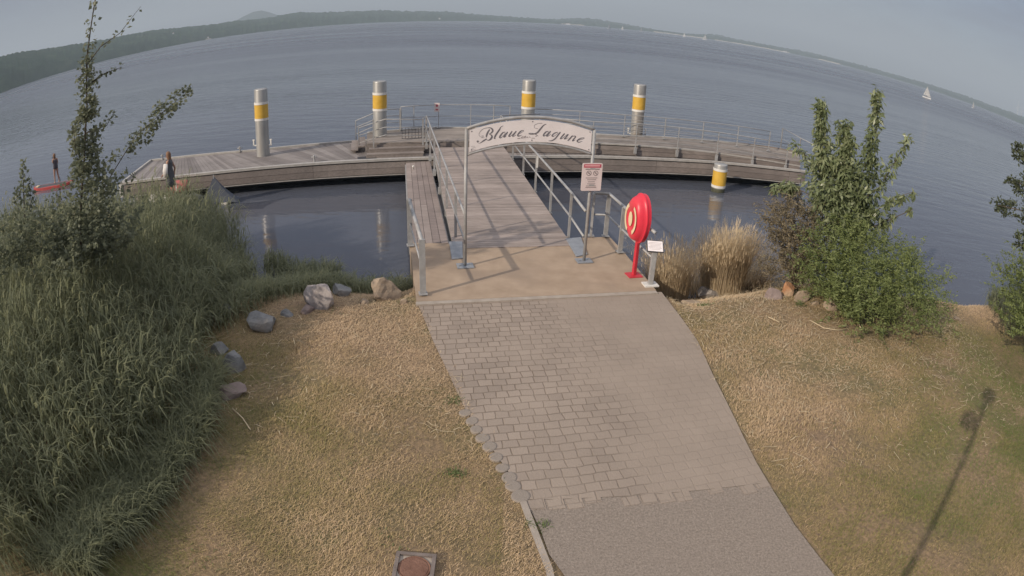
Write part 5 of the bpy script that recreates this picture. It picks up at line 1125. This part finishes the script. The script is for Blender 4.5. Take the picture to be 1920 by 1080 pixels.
main_poly = [pz(95,1060,-.05), pz(215,940,-.1), pz(320,845,-.1), pz(385,755,-.2), pz(392,660,-.3), (-5.5,10.4), pz(440,500,.1), pz(474,450,.5), pz(444,392,.55), pz(402,354,.5), pz(345,352,.5), pz(300,366,.7), pz(200,405,zt), pz(100,425,zt), pz(0,450,zt), (-22,11), (-18,5), (-9.0,1.6),(-5.5,2.1)]
reed_patch(12500, main_poly, 1.25, 2.05, 'reed_bed', 'dense tall green reed bed filling the left bank')
reed_patch(1500, main_poly, 1.5, 2.35, 'reed_plumes', 'scattered taller reeds with pale plumes standing above the reed bed', nleaf=4, width=.02)
USE_EDGE[0] = False
reed_patch(420, [(-6.4,13.9),(-4.2,12.9),(-4.4,14.4),(-6.8,15.0)], .25, .6, 'shore_weeds', 'thin weeds growing in the shallow water beside the reed bed', nleaf=3)
reed_patch(1500, [(-5.9,8.0),(-5.0,8.6),(-4.3,10.2),(-2.3,11.3),(-1.85,12.0),(-2.4,13.2),(-4.2,13.3),(-5.8,12.6)], .08, .30, 'bank_weeds', 'low green weeds around the boulders on the left bank', nleaf=3, width=.016)
reed_patch(2600, [pz(60,1079,-.05),pz(200,930,-.1),pz(330,830,-.1),pz(390,710,-.1),pz(425,720,-.1),pz(390,850,-.1),pz(290,980,-.1),pz(180,1110,-.1)], .05, .22, 'verge_grass', 'greener longer grass along the foot of the reeds', nleaf=2, width=.012)

# ---- trees and shrubs
def tree(name, label, trunk_pts, branches, leaf_pts, leaf_size, mat, cat='tree', group=None, droop=0, asp=.5, kind=None, trunk_r=.05, bark=BARK, up=.3):
    b0 = trunk_pts[0]; root = empty(name, tuple(b0)); tag(root, label, cat, group, kind)
    mb = MB(); mb.tube(trunk_pts, list(np.linspace(trunk_r, trunk_r*.25, len(trunk_pts))), 8)
    for br in branches: mb.tube(br, list(np.linspace(trunk_r*.45, trunk_r*.12, len(br))), 6)
    mb.build('trunk', bark, root, smooth=True)
    V_, Q_, R_ = leaves(np.array(leaf_pts), leaf_size, droop=droop, asp=asp, up=up)
    o = link('crown', big_mesh('crown', V_, Q_, R_), mat); o.parent = root; o.matrix_parent_inverse = root.matrix_basis.inverted(); return root
def along(pts, n_, r0, r1, zs=1.0, clump=0.0, rng=RNG, pw=1.0):
    """leaf positions around a limb, radius r0 at its start to r1 at its end"""
    P_ = np.array([tuple(q_) for q_ in pts]); seg = np.linalg.norm(np.diff(P_,axis=0),axis=1); cum = np.concatenate([[0],np.cumsum(seg)])/seg.sum()
    t = rng.uniform(0,1,n_)**pw; c_ = np.stack([np.interp(t,cum,P_[:,k]) for k in range(3)],1); d = rng.normal(0,1,(n_,3)); d /= np.linalg.norm(d,axis=1)[:,None]
    r_ = (r0+(r1-r0)*t)*rng.uniform(.15,1,n_)**.6; off = d*r_[:,None]; off[:,2] *= zs
    if clump:
        k = max(3,int(n_/28)); cc = rng.uniform(0,1,k); sel = rng.integers(0,k,n_); t2 = np.clip(cc[sel]+rng.normal(0,.03,n_),0,1); c_ = np.stack([np.interp(t2,cum,P_[:,q_]) for q_ in range(3)],1)
        cd = rng.normal(0,1,(k,3)); cd /= np.linalg.norm(cd,axis=1)[:,None]; rr = (r0+(r1-r0)*t2)*.75; off = cd[sel]*rr[:,None]*clump + d*(rr*.55)[:,None]*rng.uniform(.2,1,n_)[:,None]; off[:,2] *= zs
    return c_+off
GL = leafmat('poplar_leaves', [(0,(.14,.16,.11)),(.5,(.22,.24,.16)),(1,(.33,.34,.23))], .5, .5, 1.2)
# tall sapling on the left
dT = 10.6
tr0 = atd(158,640,dT); tr0.z = gz(tr0.x,tr0.y)
tk = [tr0, atd(152,480,dT), atd(152,380,dT), atd(158,300,dT), atd(163,200,dT), atd(163,110,dT), atd(172,40,dT), atd(184,-30,dT), atd(190,-80,dT)]
brs = [[atd(155,430,dT), atd(190,360,dT+.2), atd(220,310,dT+.3), atd(255,255,dT+.4), atd(300,215,dT+.5), atd(352,172,dT+.6)], [atd(165,120,dT), atd(188,88,dT+.1), atd(225,62,dT+.2), atd(264,12,dT+.2)], [atd(160,250,dT),atd(200,235,dT),atd(215,208,dT)], [atd(165,160,dT), atd(195,138,dT), atd(228,126,dT)], [atd(152,330,dT),atd(140,270,dT-.3),atd(138,235,dT-.3)]]
lp = [along(tk[1:4], 2300, .95, .50, clump=1.0), along(tk[3:5], 900, .42, .30, clump=.9), along(tk[4:6], 330, .26, .17), along(tk[5:], 110, .17, .12), along(brs[0], 850, .62, .16, clump=1.0), along(brs[1], 36, .05, .10), along(brs[2],60,.1,.08), along(brs[3],36,.05,.06), along(brs[4],140,.14,.08)]
tree('sapling', 'tall slender leafy sapling rising from the reeds above the horizon', tk, brs, np.concatenate(lp), .085, GL, asp=.75, trunk_r=.028)
dT2 = 11.6; q0 = atd(50,470,dT2); q0.z = gz(q0.x,q0.y)
tk = [q0, atd(46,400,dT2), atd(44,350,dT2), atd(43,300,dT2)]; b2 = [[atd(50,420,dT2),atd(58,380,dT2),atd(56,335,dT2)],[atd(46,420,dT2),atd(30,380,dT2),atd(33,350,dT2)]]
tree('sapling', 'small leafy sapling at the far left edge over the reeds', tk, b2, np.concatenate([along(tk[1:],150,.30,.08),along(b2[0],80,.24,.08),along(b2[1],80,.24,.08)]), .085, GL, asp=.75, trunk_r=.022)
BG = leafmat('bush_leaves', [(0,(.12,.155,.06)),(.5,(.22,.265,.10)),(1,(.36,.40,.17))], .42, .5, 1.5)
BB = leafmat('brown_shrub_leaves', [(0,(.15,.13,.085)),(.5,(.25,.21,.14)),(1,(.36,.30,.20))], .35, .7, 1.5)
PG = leafmat('pale_leaves', [(0,(.13,.165,.08)),(.4,(.24,.285,.15)),(.75,(.40,.43,.27)),(1,(.60,.60,.47))], .42, .3, 1.0)
DG = leafmat('oak_leaves', [(0,(.06,.075,.045)),(.5,(.11,.13,.075)),(1,(.18,.205,.12))], .3, .5, 1.2)
def ball(px, py, dist, rx, rz, n_, clumps=20, ry=None):
    """leaf positions filling an uneven mound"""
    c_ = np.array(atd(px,py,dist)); ry = ry or rx; cc = RNG.normal(0,1,(clumps,3)); cc /= np.linalg.norm(cc,axis=1)[:,None]; cc *= RNG.uniform(.35,1,clumps)[:,None]**.5; cc *= np.array([rx,ry,rz])*.82
    sel = RNG.integers(0,clumps,n_); d = RNG.normal(0,1,(n_,3)); return c_+cc[sel]+d*np.array([rx,ry,rz])*RNG.uniform(.10,.2,clumps)[sel][:,None]
def sprays(ctrs, n_, L_=.5):
    """upright feathery shoots out of a bush"""
    k = RNG.integers(0,len(ctrs),n_); return k
def shoots(ells, n_, L0, L1, per=26, upb=.5, spread=.035):
    """leaves along outward and upward shoots that start inside ellipsoids (px,py,dist,rx,rz)"""
    out = []; E_ = []
    for px_, py_, dist_, rx_, rz_ in ells: E_.append((np.array(atd(px_,py_,dist_)), rx_, rz_))
    wts = np.array([e[1]*e[1]*e[2] for e in E_]); wts /= wts.sum(); pick = RNG.choice(len(E_), n_, p=wts)
    for i in pick:
        c_, rx_, rz_ = E_[i]; d = RNG.normal(0,1,3); d /= np.linalg.norm(d); st = c_+d*np.array([rx_,rx_,rz_])*RNG.uniform(.2,1)**.5
        dr = d*np.array([1,1,.5])+np.array([0,0,upb])+RNG.normal(0,.25,3); dr /= np.linalg.norm(dr); L_ = RNG.uniform(L0,L1); t = RNG.uniform(0,1,per); bendv = np.array([dr[0]*.15,dr[1]*.15,-.12])
        out.append(st+dr*L_*t[:,None]+bendv*L_*(t**2)[:,None]+RNG.normal(0,spread,(per,3))*(1.1-t)[:,None])
    return np.concatenate(out)
# dense green bush on the right bank
bd_ = 12.4; c0 = at(1640,610,-.35); c0 = V3((c0.x,c0.y,gz(c0.x,c0.y)))
stems = [[c0, c0+V3((.3*math.cos(t),.3*math.sin(t),.5)), c0+V3((.8*math.cos(t),.8*math.sin(t),1.0))] for t in np.linspace(0,6,8)]
EL = [(1650,480,13.2,.75,.38),(1570,545,12.7,.45,.3),(1700,520,13.0,.6,.3),(1565,515,12.6,.7,.45),(1620,560,12.3,.75,.42),(1700,565,12.4,.7,.38),(1605,480,12.9,.6,.35),(1745,590,12.6,.35,.22),(1640,600,12.0,.6,.2),(1755,540,12.9,.2,.25),(1540,470,12.8,.35,.35),(1590,440,13.2,.35,.25)]
lp = np.concatenate([shoots(EL, 950, .25, .66, 30, .45), shoots(EL, 160, .6, .95, 26, 1.0, .03)])
lp[:,2] = np.maximum(lp[:,2], ground_z(lp[:,0],lp[:,1])+.02)
tree('green_bush', 'dense feathery green bush on the right bank below the pale-leaved tree', [c0, c0+V3((0,0,.6)), c0+V3((0,0,1.0))], stems, lp, .085, BG, cat='bush', asp=.28, trunk_r=.04, up=.1)
# leafy shrubs among the left reeds
for ell, nsh, sz, lab in (([(150,465,10.2,.5,.36),(205,455,10.4,.4,.26)], 150, .085, 'leafy grey-green shrub around the foot of the tall sapling'), ([(25,470,10.4,.5,.35)], 120, .08, 'leafy shrub among the reeds at the left frame edge')):
    cs = atd(ell[0][0], ell[0][1], ell[0][2]); cs = V3((cs.x, cs.y, gz(cs.x, cs.y)))
    tree('leafy_shrub', lab, [cs, cs+V3((0,0,.5)), cs+V3((0,0,.95))], [[cs, cs+V3((.3*math.cos(t),.3*math.sin(t),.5)), cs+V3((.6*math.cos(t),.6*math.sin(t),.9))] for t in (0,1.5,3,4.5)], shoots(ell, nsh, .3, .75, 24, .9, .05), sz, GL, cat='shrub', asp=.6, trunk_r=.03, up=.1)
# brown-green shrub
c1 = at(1490,548,-.6); c1 = V3((c1.x,c1.y,gz(c1.x,c1.y))); ctop = atd(1485,385,13.6)
stems = [[c1, c1.lerp(ctop,.5)+V3((.3*math.cos(t),.3*math.sin(t),0)), ctop+V3((.45*math.cos(t),.4*math.sin(t),-.2))] for t in np.linspace(0,6,7)]
lp = shoots([(1490,420,13.6,.55,.5),(1500,470,13.5,.55,.5),(1475,500,13.5,.4,.4),(1480,390,13.7,.3,.3),(1510,515,13.4,.5,.35),(1450,440,13.6,.25,.3)], 620, .25, .6, 26, .6)
tree('brown_shrub', 'brownish olive shrub between the dry grass and the green bush', [c1, c1.lerp(ctop,.5), ctop], stems, lp, .07, BB, cat='shrub', asp=.35, trunk_r=.035)
# pale-leaved tree
dB = 13.9; c2 = at(1585,540,-.7); c2 = V3((c2.x,c2.y,gz(c2.x,c2.y)))
tk = [c2, atd(1580,450,dB), atd(1568,380,dB), atd(1545,320,dB), atd(1540,250,dB), atd(1540,188,dB)]
limbs = [[atd(1582,450,dB), atd(1600,380,dB), atd(1622,310,dB), atd(1642,240,dB), atd(1645,168,dB)], [atd(1575,430,dB),atd(1580,340,dB),atd(1585,280,dB),atd(1590,238,dB)], [atd(1570,400,dB),atd(1530,370,dB-.2),atd(1490,352,dB-.3),atd(1445,352,dB-.3)],
         [atd(1610,380,dB),atd(1650,350,dB),atd(1680,300,dB),atd(1705,255,dB)], [atd(1610,420,dB),atd(1650,390,dB-.2),atd(1680,370,dB-.2),atd(1712,360,dB-.2)], [atd(1550,340,dB),atd(1520,300,dB),atd(1488,270,dB)], [atd(1600,440,dB),atd(1650,420,dB),atd(1695,400,dB),atd(1712,392,dB)], [atd(1585,300,dB),atd(1588,250,dB),atd(1572,228,dB)]]
lp = [along(tk[1:4],2300,1.0,.6,clump=1.0), along(tk[3:],900,.28,.15), along(limbs[0][:3],1600,.7,.45,clump=1.0), along(limbs[0][2:],620,.22,.13), along(limbs[1],1500,.55,.28,clump=.8), along(limbs[2],480,.3,.16,clump=.6), along(limbs[3],330,.24,.13), along(limbs[4],380,.32,.18,clump=.6), along(limbs[5],180,.22,.12), along(limbs[6],300,.28,.14,clump=.6), along(limbs[7],160,.16,.12)]
tree('pale_leaved_tree', 'young tree with drooping pale green leaves and two tall upright shoots', tk, limbs, np.concatenate(lp), .165, PG, droop=.7, asp=.36, trunk_r=.04)
# tree at the right frame edge
dR = 15.0; c3 = atd(2010,560,dR); c3.z = gz(c3.x,c3.y)
tk = [c3, atd(2000,450,dR), atd(1975,350,dR), atd(1950,270,dR)]
limbs = [[atd(1990,420,dR),atd(1940,400,dR),atd(1895,390,dR),atd(1868,384,dR)],[atd(1985,350,dR),atd(1930,350,dR),atd(1900,340,dR),atd(1880,345,dR)],[atd(1990,450,dR),atd(1930,450,dR),atd(1905,455,dR)],[atd(1970,330,dR),atd(1930,300,dR),atd(1905,280,dR)]]
lp = [along(tk[1:],2600,.8,.6,clump=.9)]+[along(q_,900,.55,.2,clump=.9) for q_ in limbs]
tree('edge_tree', 'dark green small-leaved tree cut by the right frame edge over the water', tk, limbs, np.concatenate(lp), .10, DG, asp=.6)
c4 = at(1930,640,-.6); c4 = V3((c4.x,c4.y,gz(c4.x,c4.y)))
lp = shoots([(1925,560,14.0,.7,.45),(1905,610,13.4,.5,.2),(1885,520,14.2,.3,.35),(1935,500,14.2,.45,.45),(1960,610,13.4,.9,.45),(1990,540,13.8,.9,.6)], 620, .25, .6, 28, .5)
tree('edge_bush', 'low olive green bush by the sandy gap at the right frame edge', [c4, c4+V3((0,0,.5)), c4+V3((0,0,.9))], [], lp, .09, BG, cat='bush', asp=.35, trunk_r=.03)
reed_patch(1500, [pz(1845,600,-1.0),pz(1880,570,-1.0),pz(1990,590,-1.0),pz(1990,700,-.4),pz(1870,660,-.4),pz(1830,620,-.8)], .25, .7, 'edge_grass', 'long grass at the foot of the bush on the right frame edge', nleaf=3, width=.014)

# ---- dry feather grass clumps
DRY = leafmat('dry_reed_grass', [(0,(.40,.32,.22)),(.4,(.60,.49,.33)),(.7,(.72,.60,.42)),(1,(.80,.70,.52))], .4, .7, 1.5)
def tuft(name, label, cx_, cy_, rad, n_, h0, h1, spread, leanx=0.0, plume=True, cat='grass clump', rx=None):
    rx = rx or rad; a = RNG.uniform(0,2*math.pi,n_); rr = np.sqrt(RNG.uniform(0,1,n_)); x = cx_+np.cos(a)*rx*rr; y = cy_+np.sin(a)*rad*rr; z = ground_z(x,y)
    dx = np.cos(a)*rr+leanx+RNG.normal(0,.25,n_); dy = np.sin(a)*rr+RNG.normal(0,.25,n_); nn = np.hypot(dx,dy)+1e-6; dirs = np.stack([dx/nn,dy/nn],1); L_ = RNG.uniform(h0,h1,n_)*(1-.18*rr); bend = spread*(.25+.75*rr)*RNG.uniform(.6,1.3,n_)
    parts = []; V_, Q_, id_ = ribbons(np.stack([x,y,z],1), dirs, L_, RNG.uniform(.007,.012,n_), bend, 5); bs = RNG.uniform(.1,.8,n_); parts.append((V_,Q_,bs[id_]))
    k = n_; V_, Q_, id_ = ribbons(np.stack([x,y,z],1), dirs[:, ::-1]*np.array([1,-1]), L_*RNG.uniform(.25,.95,n_), RNG.uniform(.008,.013,n_), bend*1.6, 4); parts.append((V_,Q_,(bs*.8)[id_]))
    if plume:
        sel = RNG.uniform(0,1,n_) < .55; t = 1.0; ang = (bend*1.2+bend*.15)*.72; hx = L_*np.sin(ang); vz = L_*np.cos(ang); tip = np.stack([x+dirs[:,0]*hx*.93, y+dirs[:,1]*hx*.93, z+vz*.90],1)[sel]
        V_, Q_, id_ = ribbons(tip, dirs[sel], RNG.uniform(.08,.17,sel.sum()), RNG.uniform(.009,.018,sel.sum()), bend[sel]*.9+.1, 3, taper=.8); parts.append((V_,Q_,np.clip(RNG.normal(.78,.15,sel.sum()),0,1)[id_]))
    V_, Q_, R_ = merge(parts); o = link(name, big_mesh(name, V_, Q_, R_), DRY); tag(o, label, cat); return o
cA = at(1368,530,-.35); tuft('feather_grass', 'big upright clump of golden dry feather grass on the right bank', cA.x, cA.y+.42, .34, 2300, 1.25, 2.12, .36, rx=.50)
cB_ = at(1262,528,-.3); tuft('feather_grass', 'darker dry feather grass clump just right of the info sign', cB_.x, cB_.y+.3, .34, 1100, 1.1, 1.95, .42, rx=.46)
cC = at(1420,520,-.6); tuft('feather_grass', 'loose pale dry grass leaning right beside the golden clump', cC.x, cC.y+.25, .4, 420, 1.1, 1.7, .85, leanx=.8, rx=.5)
cD = at(1330,510,-.6); tuft('feather_grass', 'thin dry grass stems at the water edge behind the smooth boulder', cD.x, cD.y+.3, .35, 220, 1.1, 1.6, .35, rx=.5)
cE = at(1505,520,-.7); tuft('feather_grass', 'pale dry stalks standing in front of the brown shrub', cE.x, cE.y, .3, 130, .6, .95, .35, rx=.5)
cF = at(770,528,-.6); tuft('weed_tuft', 'yellow-green weed tuft against the left side of the landing', cF.x-.05, cF.y, .16, 160, .2, .4, 1.2, plume=False, cat='weed')
print('faces', sum(len(o.data.polygons) for o in bpy.data.objects if o.type == 'MESH'))
